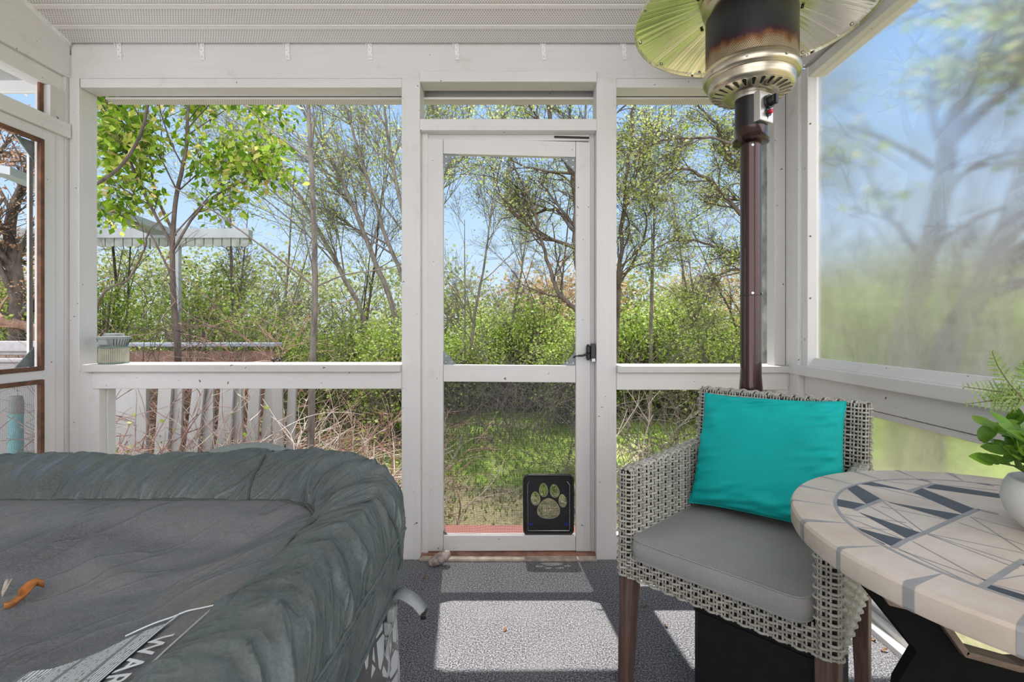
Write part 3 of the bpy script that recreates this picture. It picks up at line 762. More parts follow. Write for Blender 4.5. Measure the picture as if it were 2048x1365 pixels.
o = b.build('inflatable_wall', M['tubwall'], ht, smooth=True)
l = o.data.uv_layers.new(name='uv'); per = 4*(2*(TH-RAD)+math.pi/2*RAD)
for p in o.data.polygons:
    for li in p.loop_indices:
        i = o.data.loops[li].vertex_index; uu = (i % n)/n
        if uu == 0 and p.index % n == n-1: uu = 1.0
        l.data[li].uv = (uu*per, pr[i//n][1])
MB().prism([rsq(i/60, TH-.2, .2)[:2] for i in range(60)], 'z', .01, .05).build('tub_floor', M['greycap'], ht)
# pump behind the tub
pm = thing('tub_pump', 'grey plastic pump unit with rounded lid standing behind the hot tub', 'pump', (fx(485, 1.62), 1.62, 0))
MB().lathe([(.15, 0), (.16, .02), (.155, .62), (.15, .65)], n=40).build('pump_body', M['greycap'], pm, smooth=True, auto=40)
MB().lathe([(.125, .65), (.128, .662), (.10, .675), (.04, .677)], n=40).build('pump_lid', M['greycap'], pm, smooth=True, auto=40)
MB().box(-.06, .055, -.07, .0, .671, .684).build('lid_panel', M['greycap'], pm, bevel=.004)
# dry leaves on the cover
M['leaf_or'] = simple('dry_leaf', (.36, .13, .03), .6, 0, .5, 60); M['leaf_pale'] = simple('pale_leaf', (.50, .45, .38), .7, 0, .3, 60)
def curled_leaf(name, pix, wid, mat, label, D=.78):
    pts = []
    b = MB(); n = len(pix)
    for i, (px, py) in enumerate(pix):
        dd = F*(CAMH-.645)/(py-VY); X, Y = (px-VX)/F*dd, dd
        pts.append(Vector((X, Y, inner_h(X-TCX, Y-TCY)+.008)))
    fine = []
    for i in range(n-1):
        for k in range(4): fine.append(pts[i].lerp(pts[i+1], k/4))
    fine.append(pts[-1]); m = len(fine)
    def fn(u, v):
        i = min(int(round(u*(m-1))), m-1); p = fine[i]; d = (fine[min(i+1, m-1)]-fine[max(i-1, 0)]).normalized(); s = d.cross(Vector((0, 0, 1)))
        w = wid*math.sin(math.pi*min(.97, .04+u*.95))**.7; vv = v*2-1
        return p+s*vv*w+Vector((0, 0, .010*vv*vv+.006*math.sin(u*5)))
    o = b.grid(fn, m-1, 6).build(name, mat, smooth=True); s_ = o.modifiers.new('t', 'SOLIDIFY'); s_.thickness = .0006
    return tag(o, label, 'leaf')
curled_leaf('dry_leaf', [(88, 1181), (72, 1184), (58, 1193), (44, 1203), (28, 1208), (8, 1214)], .009, M['leaf_or'], 'curled orange brown dry leaf lying on the tub cover')
curled_leaf('dry_leaf', [(24, 1185), (15, 1191), (4, 1198)], .004, M['leaf_pale'], 'tiny pale dry leaf lying beside the larger orange one on the tub cover')

# ------------------------------------------------------------------ wicker armchair
t = NT('grey_wicker'); nz_ = t.noise(14, 4); isl = t.n('NewGeometry')
c = t.ramp(isl.outputs['Random Per Island'], [(0, (.34, .32, .27)), (.5, (.46, .44, .38)), (1, (.58, .56, .49))])
c = t.mix(t.ramp(nz_, [(.35, 0.), (.7, .4)]), c, (.20, .19, .165)); t.set(c, .5); M['wicker'] = t.m
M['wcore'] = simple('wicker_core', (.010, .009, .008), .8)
t = NT('chair_wood'); g_ = t.noise(1, 5, .6, stretch=(90, 90, 4)); c = t.ramp(g_, [(.3, (.065, .038, .030)), (.55, (.14, .085, .068)), (.8, (.22, .15, .125))]); t.set(c, .55); t.bump(g_, .4, .001); M['legwood'] = t.m
CH = thing('wicker_armchair', 'grey wicker armchair with dark wooden legs beside the mosaic table', 'armchair', (.495, 1.275, 0), R(-45))
def lean(y_, z): return y_+(max(0, z-.40))*.10
SP = .0205
def weave_path(b, core, pts, closed, z0, z1, lean_f=None, pitch=.0114, amp=.0048, sr=.0034, staves=True, zfun=None):
    """pts: plan outline as (x,y,nx,ny) sampled evenly by arc length; makes rows of strands and pairs of stakes"""
    L_ = len(pts)
    rows = int((z1-z0)/pitch)
    for r_ in range(rows+1):
        z = z0+r_*pitch; line = []
        for i, (x_, y_, nx, ny, s) in enumerate(pts):
            o_ = amp*math.cos(math.pi*s/SP+math.pi*r_)
            yy = lean_f(y_, z) if lean_f else y_
            zz = z+(zfun(x_, y_, z) if zfun else 0)
            line.append((x_+nx*(o_+.001), yy+ny*(o_+.001), zz))
        b.tube(line, sr, 5, closed=closed, cap=False)
    if staves:
        tot = pts[-1][4]; k = 0; s = SP/2
        while s < tot:
            j = min(range(L_), key=lambda i: abs(pts[i][4]-s)); x_, y_, nx, ny, _ = pts[j]
            for ds_ in (-.0042, .0042):
                tx, ty = -ny, nx; ln_ = []
                for q in range(9):
                    z = z0-.003+(z1-z0+.006)*q/8; yy = lean_f(y_, z) if lean_f else y_
                    ln_.append((x_+tx*ds_+nx*.0005, yy+ty*ds_+ny*.0005, z+(zfun(x_, y_, z) if zfun else 0)))
                b.tube(ln_, .0026, 5, cap=False)
            s += SP
def outline(x0, x1, y0, y1, r_, step=.0046):
    """rounded rectangle with even samples; its length is trimmed to a whole number of waves"""
    hx, hy = (x1-x0)/2, (y1-y0)/2; cx_, cy_ = (x0+x1)/2, (y0+y1)/2
    segs = []; per = 2*(2*(hx-r_)+2*(hy-r_))+2*math.pi*r_
    n = int(per/step); k = round(per/(2*SP))*2*SP; out = []
    for i in range(n):
        d = per*i/n; s = k*i/n
        for (lx, ax, ay, dx, dy, nx, ny, ca_) in (
            (2*(hx-r_), -hx+r_, -hy, 1, 0, 0, -1, None), (math.pi/2*r_, hx-r_, -hy+r_, 0, 0, 0, 0, -90),
            (2*(hy-r_), hx, -hy+r_, 0, 1, 1, 0, None), (math.pi/2*r_, hx-r_, hy-r_, 0, 0, 0, 0, 0),
            (2*(hx-r_), hx-r_, hy, -1, 0, 0, 1, None), (math.pi/2*r_, -hx+r_, hy-r_, 0, 0, 0, 0, 90),
            (2*(hy-r_), -hx, hy-r_, 0, -1, -1, 0, None), (math.pi/2*r_, -hx+r_, -hy+r_, 0, 0, 0, 0, 180)):
            if d <= lx or (ax == -hx+r_ and ca_ == 180):
                if ca_ is None: out.append((cx_+ax+dx*d, cy_+ay+dy*d, nx, ny, s))
                else:
                    a = R(ca_)+d/r_; out.append((cx_+ax+r_*math.cos(a), cy_+ay+r_*math.sin(a), math.cos(a), math.sin(a), s))
                break
            d -= lx
    return out
def top_weave(b, x0, x1, y0, y1, z, along, ylean=None, zf=None):
    """close the top of a slab with lengthwise strands over cross stakes"""
    if along == 'y':
        n = int((x1-x0)/.011)
        for i in range(n+1):
            xx = x0+(x1-x0)*i/n; m = int((y1-y0)/.0055)
            edge = -.005*(2*abs(i/n-.5))**3
            b.tube([(xx, y0+(y1-y0)*k/m, z+edge+.0035*math.cos(math.pi*(y1-y0)*k/m/SP+math.pi*i)+(zf(y0+(y1-y0)*k/m) if zf else 0)) for k in range(m+1)], .0042, 5)
        k = y0+SP/2
        while k < y1:
            for dd in (-.004, .004): b.tube([(x0-.004, k+dd, z-.012+(zf(k) if zf else 0)), (x0, k+dd, z-.001+(zf(k) if zf else 0)), (x1, k+dd, z-.001+(zf(k) if zf else 0)), (x1+.004, k+dd, z-.012+(zf(k) if zf else 0))], .003, 5)
            k += SP
    else:
        n = int((y1-y0)/.011)
        for i in range(n+1):
            yy = y0+(y1-y0)*i/n; m = int((x1-x0)/.0055); edge = -.005*(2*abs(i/n-.5))**3
            b.tube([(x0+(x1-x0)*k/m, yy, z+edge+.0035*math.cos(math.pi*(x1-x0)*k/m/SP+math.pi*i)) for k in range(m+1)], .0042, 5)
        k = x0+SP/2
        while k < x1:
            for dd in (-.004, .004): b.tube([(k+dd, y0-.004, z-.012), (k+dd, y0, z-.001), (k+dd, y1, z-.001), (k+dd, y1+.004, z-.012)], .003, 5)
            k += SP
ZB = .345
for sx in (-1, 1):
    xa_, xb_ = sorted((sx*.285, sx*.237)); b = MB()
    zf = lambda x_, y_, z: (z-ZB)/.3*(.022*max(0, y_)/.5)
    TP = .17
    ol = [(x_*(1-.17*y_), y_, nx, ny, s_) for x_, y_, nx, ny, s_ in outline(xa_, xb_, 0, .49, .018)]
    weave_path(b, None, ol, True, ZB, .648, zfun=zf)
    nb = len(b.v); top_weave(b, xa_+.008, xb_-.008, .006, .485, .655, 'y', zf=lambda y_: .024*y_/.5); b.v[nb:] = [(p[0]*(1-.17*p[1]), p[1], p[2]) for p in b.v[nb:]]
    o = b.build('woven_arm', M['wicker'], CH, smooth=True)
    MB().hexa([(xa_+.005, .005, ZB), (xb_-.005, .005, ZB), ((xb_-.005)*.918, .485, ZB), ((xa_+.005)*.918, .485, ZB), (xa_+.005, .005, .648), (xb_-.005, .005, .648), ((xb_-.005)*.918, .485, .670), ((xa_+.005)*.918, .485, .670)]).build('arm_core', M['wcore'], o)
b = MB(); ol = outline(-.266, .252, .455, .503, .018)
weave_path(b, None, ol, True, ZB, .846, lean_f=lean)
b2 = MB(); top_weave(b2, -.258, .244, .463+.0455, .495+.0455, .853, 'x'); off = len(b.v); b.v += b2.v; b.f += [tuple(k+off for k in q) for q in b2.f]; b.m += b2.m
o = b.build('woven_backrest', M['wicker'], CH, smooth=True)
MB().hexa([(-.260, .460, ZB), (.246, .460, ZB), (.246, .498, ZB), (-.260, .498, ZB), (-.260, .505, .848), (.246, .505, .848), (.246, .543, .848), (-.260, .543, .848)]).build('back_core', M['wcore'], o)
# front apron under the cushion
b = MB(); pts = []; n = 120
for i in range(n+1): pts.append((-.245+.49*i/n, .0, 0, -1, .49*i/n))
weave_path(b, None, pts, False, ZB, .412)
o = b.build('woven_seat_apron', M['wicker'], CH, smooth=True)
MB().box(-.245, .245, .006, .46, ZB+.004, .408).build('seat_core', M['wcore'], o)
for sx in (-1, 1):
    for yy, lean_ in ((.030, -.02), (.470, .02)):
        x_ = sx*(.258 if yy < .1 else .236); w0, w1 = .024, .017; dx = sx*.004; dy = lean_*1.0
        MB().hexa([(x_-w1+dx, yy-w1+dy, 0), (x_+w1+dx, yy-w1+dy, 0), (x_+w1+dx, yy+w1+dy, 0), (x_-w1+dx, yy+w1+dy, 0), (x_-w0, yy-w0, ZB+.01), (x_+w0, yy-w0, ZB+.01), (x_+w0, yy+w0, ZB+.01), (x_-w0, yy+w0, ZB+.01)]).build('leg', M['legwood'], CH, bevel=.003)
# seat cushion
t = NT('grey_cushion_fabric'); n_ = t.noise(260, 2, .6); big = t.noise(6, 4)
c = t.mix(t.ramp(big, [(.3, 0.), (.75, 1.)]), (.31, .30, .295), (.38, .37, .36)); c = t.mix(t.ramp(n_, [(.4, 0.), (.62, .25)]), c, (.20, .195, .19)); t.set(c, .9, 0, .2); t.bump(n_, .3, .0015); M['cushion'] = t.m
def chair_pt(x_, y_, z):
    a, b_ = rot2(x_, y_, R(-45)); return (.495+a, 1.275+b_, z)
sc = thing('seat_cushion', 'flat warm grey seat cushion lying in the wicker armchair', 'cushion', chair_pt(0, .215, .415), R(-45))
def cush(u, v):
    sx_, sy_ = .232, .240; x_, y_, nx, ny = 0, 0, 0, 0
    # superellipse plan, pillow section
    a = 2*math.pi*u; p = .17
    cx_ = math.copysign(abs(math.cos(a))**p, math.cos(a)); cy_ = math.copysign(abs(math.sin(a))**p, math.sin(a))
    if v < .15: k, z = v/.15, .0
    elif v < .5: k, z = 1+.018*math.sin(math.pi*(v-.15)/.35), (v-.15)/.35*.054
    else: k, z = 1-(v-.5)/.5, .054+.010*(1-(1-(v-.5)/.5)**2)
    kk = k**.8 if v > .5 else k
    yy_ = cy_*sy_*kk; return (cx_*sx_*kk*(1-.17*max(0, yy_+.2)), yy_, z+.002*mnoise.noise(Vector((cx_*kk*3, cy_*kk*3, 0))))
b = MB().grid(cush, 160, 40, closed_u=True).build('cushion_pad', M['cushion'], sc, smooth=True, auto=50)
for vv in (.5, .15):
    MB().tube([Vector(cush(i/160, vv))+Vector((0, 0, 0)) for i in range(160)], .0026, 6, closed=True).build('piping', M['cushion'], sc, smooth=True)
# teal pillow
t = NT('teal_fabric'); n_ = t.noise(300, 2, .6); c = t.mix(t.ramp(t.noise(5, 4), [(.3, 0.), (.7, 1.)]), (.002, .37, .36), (.004, .46, .44)); c = t.mix(t.ramp(n_, [(.4, 0.), (.6, .12)]), c, (.01, .20, .20)); t.set(c, .75, 0, .25); t.bump(t.math('ADD', n_, t.noise(20, 3)), .25, .002); M['teal'] = t.m
def pil(u, v):
    x_, y_ = u*2-1, v*2-1; return x_, y_
def pillow_mesh(w, h, th):
    b = MB(); n = 64
    def side(sg):
        def fn(u, v):
            x_, y_ = u*2-1, v*2-1
            e_ = max(0, (1-x_**4)*(1-y_**4)); pin = 1-.055*(1-abs(x_)**3)*abs(y_)**6; pin2 = 1-.06*(1-abs(y_)**3)*abs(x_)**6
            z_ = sg*th*(e_**.55)*(1-.10*(x_*x_+y_*y_)/2)
            fold = .0035*mnoise.noise(Vector((x_*2.0+y_*3.5, y_*9-x_*4, sg*3)))*(max(abs(x_), abs(y_))**3)*(1 if e_ > .0005 else 0)
            droop = .02*(y_ < 0)*y_*y_*0
            return (x_*w*pin2*(1-.035*y_), y_*h*pin, z_+fold*9*min(1, e_*3)+.006*math.sin(x_*2.2+1)*y_)
        return fn
    b.grid(side(1), n, n); b.grid(side(-1), n, n)
    b.f = b.f[:n*n]+[tuple(reversed(q)) for q in b.f[n*n:]]
    return b
pl = thing('throw_pillow', 'plain bright teal pillow leaning against the wicker back of the armchair', 'pillow', (0, 0, 0))
bb = pillow_mesh(.218, .186, .066).build('pillow_body', M['teal'], pl, smooth=True)
bb.data.transform(Matrix.Identity(4))
MB().tube([(x_*0.218*(1-.06*(1-abs(y_)**3)*abs(x_)**6)*(1-.035*y_), y_*.186*(1-.055*(1-abs(x_)**3)*abs(y_)**6), .006*math.sin(x_*2.2+1)*y_) for x_, y_ in [(-1+2*i/40, -1) for i in range(40)]+[(1, -1+2*i/40) for i in range(40)]+[(1-2*i/40, 1) for i in range(40)]+[(-1, 1-2*i/40) for i in range(40)]], .0022, 5, closed=True).build('piping', M['teal'], pl, smooth=True)
pl.rotation_mode = 'QUATERNION'
# local: x along seat width, z' up the back, thickness toward the sitter
q0 = Matrix.Rotation(R(-45), 4, 'Z') @ Matrix.Rotation(R(90-17), 4, 'X') @ Matrix.Rotation(R(2.0), 4, 'Z')
pl.rotation_quaternion = q0.to_quaternion(); pl.location = chair_pt(.006, .375, .676)
# black cube under the chair
M['leather'] = simple('black_leather', (.0085, .0085, .009), .42, 0, .3, 30, .25, 160)
ot = thing('cube_ottoman', 'black leather cube ottoman pushed under the wicker armchair', 'ottoman', chair_pt(.075, .225, 0), R(-45))
ob_ = MB().box(-.150, .150, -.17, .17, .012, .325).build('ottoman_body', M['leather'], ot, bevel=.015)
MB().tube([(p[0], p[1], .298) for p in rrect(-.1515, .1515, -.1715, .1715, .015, 3)], .0014, 5, closed=True).build('seam', M['leather'], ot)
for sx in (-1, 1):
    for sy in (-1, 1): MB().lathe([(.012, 0), (.012, .014)], (sx*.12, sy*.14, 0), 12).build('foot', M['black'], ot)
# ------------------------------------------------------------------ mosaic table
TX, TY, TR, TZ = .868, .790, .380, .740
t = NT('cream_stone'); big = t.noise(9, 5, .6); fine = t.noise(60, 3)
isl = t.n('NewGeometry')
c = t.ramp(big, [(.28, (.50, .41, .34)), (.5, (.60, .52, .445)), (.75, (.68, .61, .54))]); c = t.mix(t.ramp(fine, [(.5, 0.), (.8, .25)]), c, (.42, .36, .31)); t.set(c, .38); M['stone_top'] = t.m
M['slate'] = simple('slate_tile', (.050, .058, .075), .45, 0, .15, 20)
M['inlay'] = simple('grey_inlay', (.30, .30, .305), .5, 0, .1)
tb = thing('mosaic_table', 'round table with cream and slate mosaic stone top', 'table', (TX, TY, 0))
top = MB().lathe([(TR-.012, .700), (TR-.002, .704), (TR, .708), (TR, .734), (TR-.003, .739), (TR-.008, TZ)], n=120).build('table_top', M['stone_top'], tb, smooth=True, auto=30)
def tp(px, py):
    D = (CAMH-TZ)*F/(py-VY); return ((px-VX)/F*D-TX, D-TY)
def c7(x_, y_): return tp(1560+x_*.3405, 900+y_*.3405)
RI = .305
dark = [[(300,205),(370,187),(600,295),(515,325)], [(245,275),(515,325),(445,352),(252,318)], [(385,180),(440,162),(745,240)], [(735,153),(775,155),(895,190)],
        [(780,250),(835,228),(1150,352),(1080,380)], [(860,225),(905,203),(1300,262),(1290,285)], [(640,310),(1075,385),(1005,415)], [(465,370),(835,492),(750,525)],
        [(375,453),(740,535),(660,570)], [(440,497),(620,558),(560,550)], [(1145,838),(1215,790),(1600,905),(1560,960)], [(1400,672),(1433,655),(1800,745),(1760,790)],
        [(1110,183),(1180,190),(1260,215)]]
thick = [[(245,275),(1,1)], ]
thickl = [[(665,578),(740,535),(850,490),(1005,418),(1160,352)], [(1125,845),(1225,785),(1433,650)], [(440,357),(600,295)], [(745,247),(905,200)], [(1160,352),(1280,380)]]
thin = [[(600,295),(1005,418)],[(440,187),(780,250)],[(600,300),(850,490)],[(270,370),(740,430)],[(385,452),(850,490)],[(520,330),(780,470)],[(850,490),(1433,610)],[(850,490),(1390,668)],
        [(780,540),(1215,775)],[(690,580),(1140,800)],[(870,500),(1400,700)],[(1120,395),(1433,600)],[(1050,430),(1433,560)],[(590,335),(1005,418)],[(745,247),(1160,352)],[(480,200),(1030,330)],
        [(775,155),(905,203)],[(520,160),(860,215)],[(1215,785),(1433,840)],[(1225,775),(1433,740)],[(370,187),(515,325)],[(250,280),(440,357)],[(320,380),(740,535)],[(1140,400),(1433,480)],[(905,203),(1280,240)], [(700,590),(1225,775)]]
def strip(b, a, c_, w, z0, m=0):
    a, c_ = Vector(a), Vector(c_); d = (c_-a)
    if d.length < 1e-5: return
    n_ = Vector((-d.y, d.x)).normalized()*w/2
    b.prism([tuple(a-n_), tuple(c_-n_), tuple(c_+n_), tuple(a+n_)], 'z', z0-.0015, z0, m)
def clip_in(p):
    v = Vector(p); return tuple(v if v.length < RI else v.normalized()*RI)
b = MB()
for d_ in dark:
    P = [clip_in(c7(*q)) for q in d_]; b.prism(P, 'z', TZ-.0015, TZ+.0006); b.prism([(-x_, -y_) for x_, y_ in P], 'z', TZ-.0015, TZ+.00055)
n_sl = len(b.f)
for l_ in thickl:
    for p, q in zip(l_[:-1], l_[1:]): strip(b, clip_in(c7(*p)), clip_in(c7(*q)), .008, TZ+.0008)
for l_ in thin:
    p, q = clip_in(c7(*l_[0])), clip_in(c7(*l_[1])); strip(b, p, q, .0022, TZ+.0005); strip(b, (-p[0], -p[1]), (-q[0], -q[1]), .0022, TZ+.00045)
n = 120
for i in range(n):
    a, c_ = 2*math.pi*i/n, 2*math.pi*(i+1)/n
    b.prism([((RI-.0025)*math.cos(a), (RI-.0025)*math.sin(a)), ((RI+.003)*math.cos(a), (RI+.003)*math.sin(a)), ((RI+.003)*math.cos(c_), (RI+.003)*math.sin(c_)), ((RI-.0025)*math.cos(c_), (RI-.0025)*math.sin(c_))], 'z', TZ-.0015, TZ+.0007)
# wedges in the border that run down the edge
nw = 22
for i in range(nw):
    a = 2*math.pi*(i+.3)/nw; w = (.014 if i % 2 == 0 else .008); da = w/TR/2
    b.prism([(RI*math.cos(a), RI*math.sin(a)), ((TR-.007)*math.cos(a-da), (TR-.007)*math.sin(a-da)), ((TR-.007)*math.cos(a+da), (TR-.007)*math.sin(a+da))], 'z', TZ-.0015, TZ+.0005)
    def E_(ang, rr, z): return ((rr)*math.cos(ang), rr*math.sin(ang), z)
    for (r0, z0), (r1, z1) in (((TR-.0075, TZ+.0005), (TR-.0025, .7395)), ((TR-.0025, .7395), (TR+.0006, .734)), ((TR+.0006, .734), (TR+.0006, .708)), ((TR+.0006, .708), (TR-.002, .7035))):
        b.poly([E_(a-da, r1, z1), E_(a+da, r1, z1), E_(a+da, r0, z0), E_(a-da, r0, z0)])
b.m = [0 if i < n_sl else 1 for i in range(len(b.f))]; b.build('tile_pattern', [M['slate'], M['inlay']], tb)
# base: two knee shaped panels faced black with wooden edging, joined by a low rail
t = NT('table_wood'); g_ = t.noise(1, 5, .6, stretch=(12, 60, 60)); c = t.ramp(g_, [(.3, (.10, .065, .045)), (.6, (.19, .13, .10)), (.85, (.27, .20, .16))]); t.set(c, .55); t.bump(g_, .3, .001); M['twood'] = t.m
M['bpanel'] = simple('black_panel', (.0045, .0045, .0047), .8, 0, .2, spec=.12)
dY = .0
def T(X, h): return (X-TX, h)
left = [T(.522, .700), T(.632, .563), T(.604, .516), T(.53, .02), T(.62, .02), T(.71, .40), T(1.026, .40), T(1.116, .02), T(1.206, .02), T(1.132, .516), T(1.104, .563), T(1.214, .700), T(1.13, .700), T(1.036, .56), T(.95, .536), T(.786, .536), T(.700, .56), T(.632, .655), T(.60, .700)]
MB().prism(left, 'y', dY-.005, dY+.012).build('base_panel', M['bpanel'], tb)
MB().prism([T(.50, .700), T(.561, .673), T(.583, .640), T(.649, .624), T(.655, .700)], 'y', dY-.012, dY-.0055).build('shoulder_plate', M['twood'], tb)
b = MB(); n = len(left)
def edge_strip(p, q, w=.015, th=.012):
    p, q = Vector(p), Vector(q); d = (q-p).normalized(); nn_ = Vector((d.y, -d.x))
    b.prism([tuple(p), tuple(q), tuple(q+nn_*th*-1), tuple(p+nn_*th*-1)], 'y', dY-w, dY+w)
for i in range(n):
    p, q = left[i], left[(i+1) % n]
    if p[1] > .69 and q[1] > .69: continue
    if i in (0, 1, 2, 9, 10): continue
    edge_strip(p, q, th=-.010)
b.build('wood_edging', M['twood'], tb, bevel=.001)
for (X, h) in ((.655, .625), (.676, .594)):
    MB().disc((X-TX+.012, dY-.0, h+.004), (.82, 0, .57), .005, .006, 10).build('bolt_hole', M['black'], tb)
MB().box(-.325, .325, dY-.0215, dY+.022, .668, .701).build('top_rail', M['twood'], tb, bevel=.003)
MB().box(-.03, .03, -.28, .28, .672, .7005).build('cross_rail', M['twood'], tb, bevel=.003)

# ------------------------------------------------------------------ leaves
def leaf_material(name, stops, trans=.45, rough=.5):
    t = NT(name); g = t.n('NewGeometry'); c = t.ramp(g.outputs['Random Per Island'], stops)
    tl = t.n('BsdfTranslucent'); t.l(c, tl.inputs[0]); t.set(c, rough, 0, .3)
    ms = t.n('MixShader'); ms.inputs[0].default_value = trans; t.l(t.b.outputs[0], ms.inputs[1]); t.l(tl.outputs[0], ms.inputs[2]); t.l(ms.outputs[0], t.o.inputs[0]); return t.m
def big_leaf(b, base, tip, width, up=(0, 0, 1), fold=.25, n=6, m=0, curl=.15):
    base, tip, up = Vector(base), Vector(tip), Vector(up); d = tip-base; L_ = d.length; d.normalize(); s = d.cross(up)
    if s.length < .05: s = d.cross(Vector((1, 0, 0)))
    s.normalize(); nn_ = s.cross(d)
    def fn(u, v):
        w = width*math.sin(math.pi*min(.985, .03+u**.85*.96))**.8; vv = v*2-1
        return base+d*L_*u+s*vv*w+nn_*(abs(vv)*w*fold-curl*L_*u*u)
    b.grid(fn, n, 4, m)
pot = thing('potted_plant', 'small white stone bowl of glossy green leaves on the mosaic table', 'plant', (.882, .80, TZ+.001))
M['whitepot'] = simple('white_stone_pot', (.66, .66, .64), .45, 0, .08, 12)
MB().lathe([(.040, 0), (.052, .006), (.070, .028), (.076, .050), (.072, .072), (.066, .084), (.061, .085), (.064, .070), (.06, .055)], n=48).build('pot', M['whitepot'], pot, smooth=True)
MB().lathe([(.062, .058), (.05, .068), (.02, .070)], n=24).build('soil', simple('soil', (.03, .02, .015), .9), pot, smooth=True)
M['glossy'] = leaf_material('glossy_leaf', [(0, (.07, .16, .02)), (.5, (.15, .31, .03)), (1, (.28, .44, .06))], .35, .4)
b = MB(); st_ = MB(); rng = random.Random(11)
for i in range(24):
    a = rng.uniform(0, 2*math.pi) if i > 10 else rng.uniform(R(130), R(230)); rr_ = rng.uniform(.03, .115); z = rng.uniform(.10, .19) if i > 4 else rng.uniform(.13, .17)
    p0 = Vector((rng.uniform(-.02, .02), rng.uniform(-.02, .02), .06)); p2 = Vector((rr_*math.cos(a), rr_*math.sin(a)*.8, z)); p1 = (p0+p2)/2+Vector((0, 0, .03))
    P = [p0.lerp(p1, k/3).lerp(p1.lerp(p2, k/3), k/3) for k in range(4)]; st_.tube(P, [.002, .0018, .0015, .001], 5)
    for k in range(7):
        t_ = .45+.55*k/6; c0 = p0.lerp(p1, t_).lerp(p1.lerp(p2, t_), t_); ang = rng.uniform(0, 6.28); el = rng.uniform(-.25, .7)
        dv = Vector((math.cos(ang)*math.cos(el), math.sin(ang)*math.cos(el), math.sin(el)))+(p2-p0).normalized()*.5
        L_ = rng.uniform(.028, .042); big_leaf(b, c0, c0+dv.normalized()*L_, L_*.29, (rng.uniform(-.5, .3), -.75, rng.uniform(.3, 1)), curl=.10, fold=.15)
b.build('foliage', M['glossy'], pot, smooth=True); st_.build('stems', simple('green_stem', (.06, .10, .02), .6), pot)
# fern, its pot beyond the edge of the view
fern = thing('potted_fern', 'light green fern fronds arching over the far side of the mosaic table', 'fern', (1.11, .80, TZ+.001))
MB().lathe([(.045, 0), (.062, .01), (.070, .08), (.072, .09), (.064, .09), (.06, .075)], n=32).build('pot', M['whitepot'], fern, smooth=True)
M['fern'] = leaf_material('fern_leaf', [(0, (.16, .27, .05)), (.5, (.26, .38, .09)), (1, (.40, .50, .17))], .45)
b = MB(); st_ = MB()
fr = [[(2130, 850), (2048, 802), (2020, 770), (1995, 732), (1984, 704)], [(2130, 860), (2048, 803), (2010, 786), (1970, 780), (1928, 774)], [(2120, 870), (2048, 800), (2015, 800), (1985, 802), (1934, 808)], [(2130, 850), (2080, 790), (2060, 760), (2052, 742), (2046, 725)]]
for k_, f_ in enumerate(fr):
    Ds = [.81, .83, .84, .85, .85]
    P = [at(px, py, D)-Vector((1.11, .80, TZ+.001)) for (px, py), D in zip(f_, Ds)]; P[0] = Vector((-.01+.01*k_, 0, .085))
    fine = []
    for i in range(4):
        for q in range(8):
            fine.append(P[i].lerp(P[i+1], q/8))
    fine.append(P[4]); m_ = len(fine); st_.tube(fine, [.0016*(1-.6*i/m_) for i in range(m_)], 5)
    for i in range(2, m_, 2):
        d = (fine[min(i+1, m_-1)]-fine[i-1]).normalized(); s_ = d.cross(Vector((0, -1, .25))).normalized(); u_ = i/m_; L_ = .027*math.sin(math.pi*min(.95, .15+.8*u_))**.9*(1.15-u_*.4)
        for sg in (-1, 1):
            dd = (s_*sg+d*.45).normalized()
            for j in range(5):
                c0 = fine[i]+dd*L_*j/5; ll = L_*.26*(1-j/6.5)
                for s2 in (-1, 1): big_leaf(b, c0, c0+(d*s2+dd*.6).normalized()*ll*.9+dd*.001, ll*.20, (0, -1, .3), .1, 2, curl=0)
            big_leaf(b, fine[i], fine[i]+dd*L_, .0016, (0, -1, .3), .1, 3, curl=.05)
b.build('fronds', M['fern'], fern, smooth=True); st_.build('frond_stems', simple('brown_stem', (.12, .10, .04), .6), fern)

# ------------------------------------------------------------------ patio heater
HX, HY = .845, 1.80
t = NT('bronze_pole'); t.set((.055, .028, .026), .22, .75); t.b.inputs['Coat Weight'].default_value = .5; M['bronze'] = t.m
t = NT('champagne_steel'); g_ = t.noise(1, 4, .6, stretch=(3, 3, 160)); c = t.ramp(g_, [(.3, (.46, .40, .30)), (.7, (.66, .60, .49))]); t.set(c, .28, .95); M['champ'] = t.m
t = NT('silver_panel'); t.set((.62, .61, .58), .3, .8); M['silver'] = t.m
t = NT('polished_reflector'); geo = t.n('NewGeometry')
sx_ = t.n('SeparateXYZ'); t.l(t.tc.outputs['Object'], sx_.inputs[0])
ang = t.math('ARCTAN2', sx_.outputs['Y'], sx_.outputs['X']); cb = t.n('CombineXYZ'); t.l(ang, cb.inputs[0])
nn = t.n('TexNoise'); nn.inputs['Scale'].default_value = 5; nn.inputs['Detail'].default_value = 4; t.l(cb.outputs[0], nn.inputs['Vector'])
t.set((.90, .87, .76), .16, 1); t.bump(nn.outputs[0], .5, .02); M['reflect'] = t.m
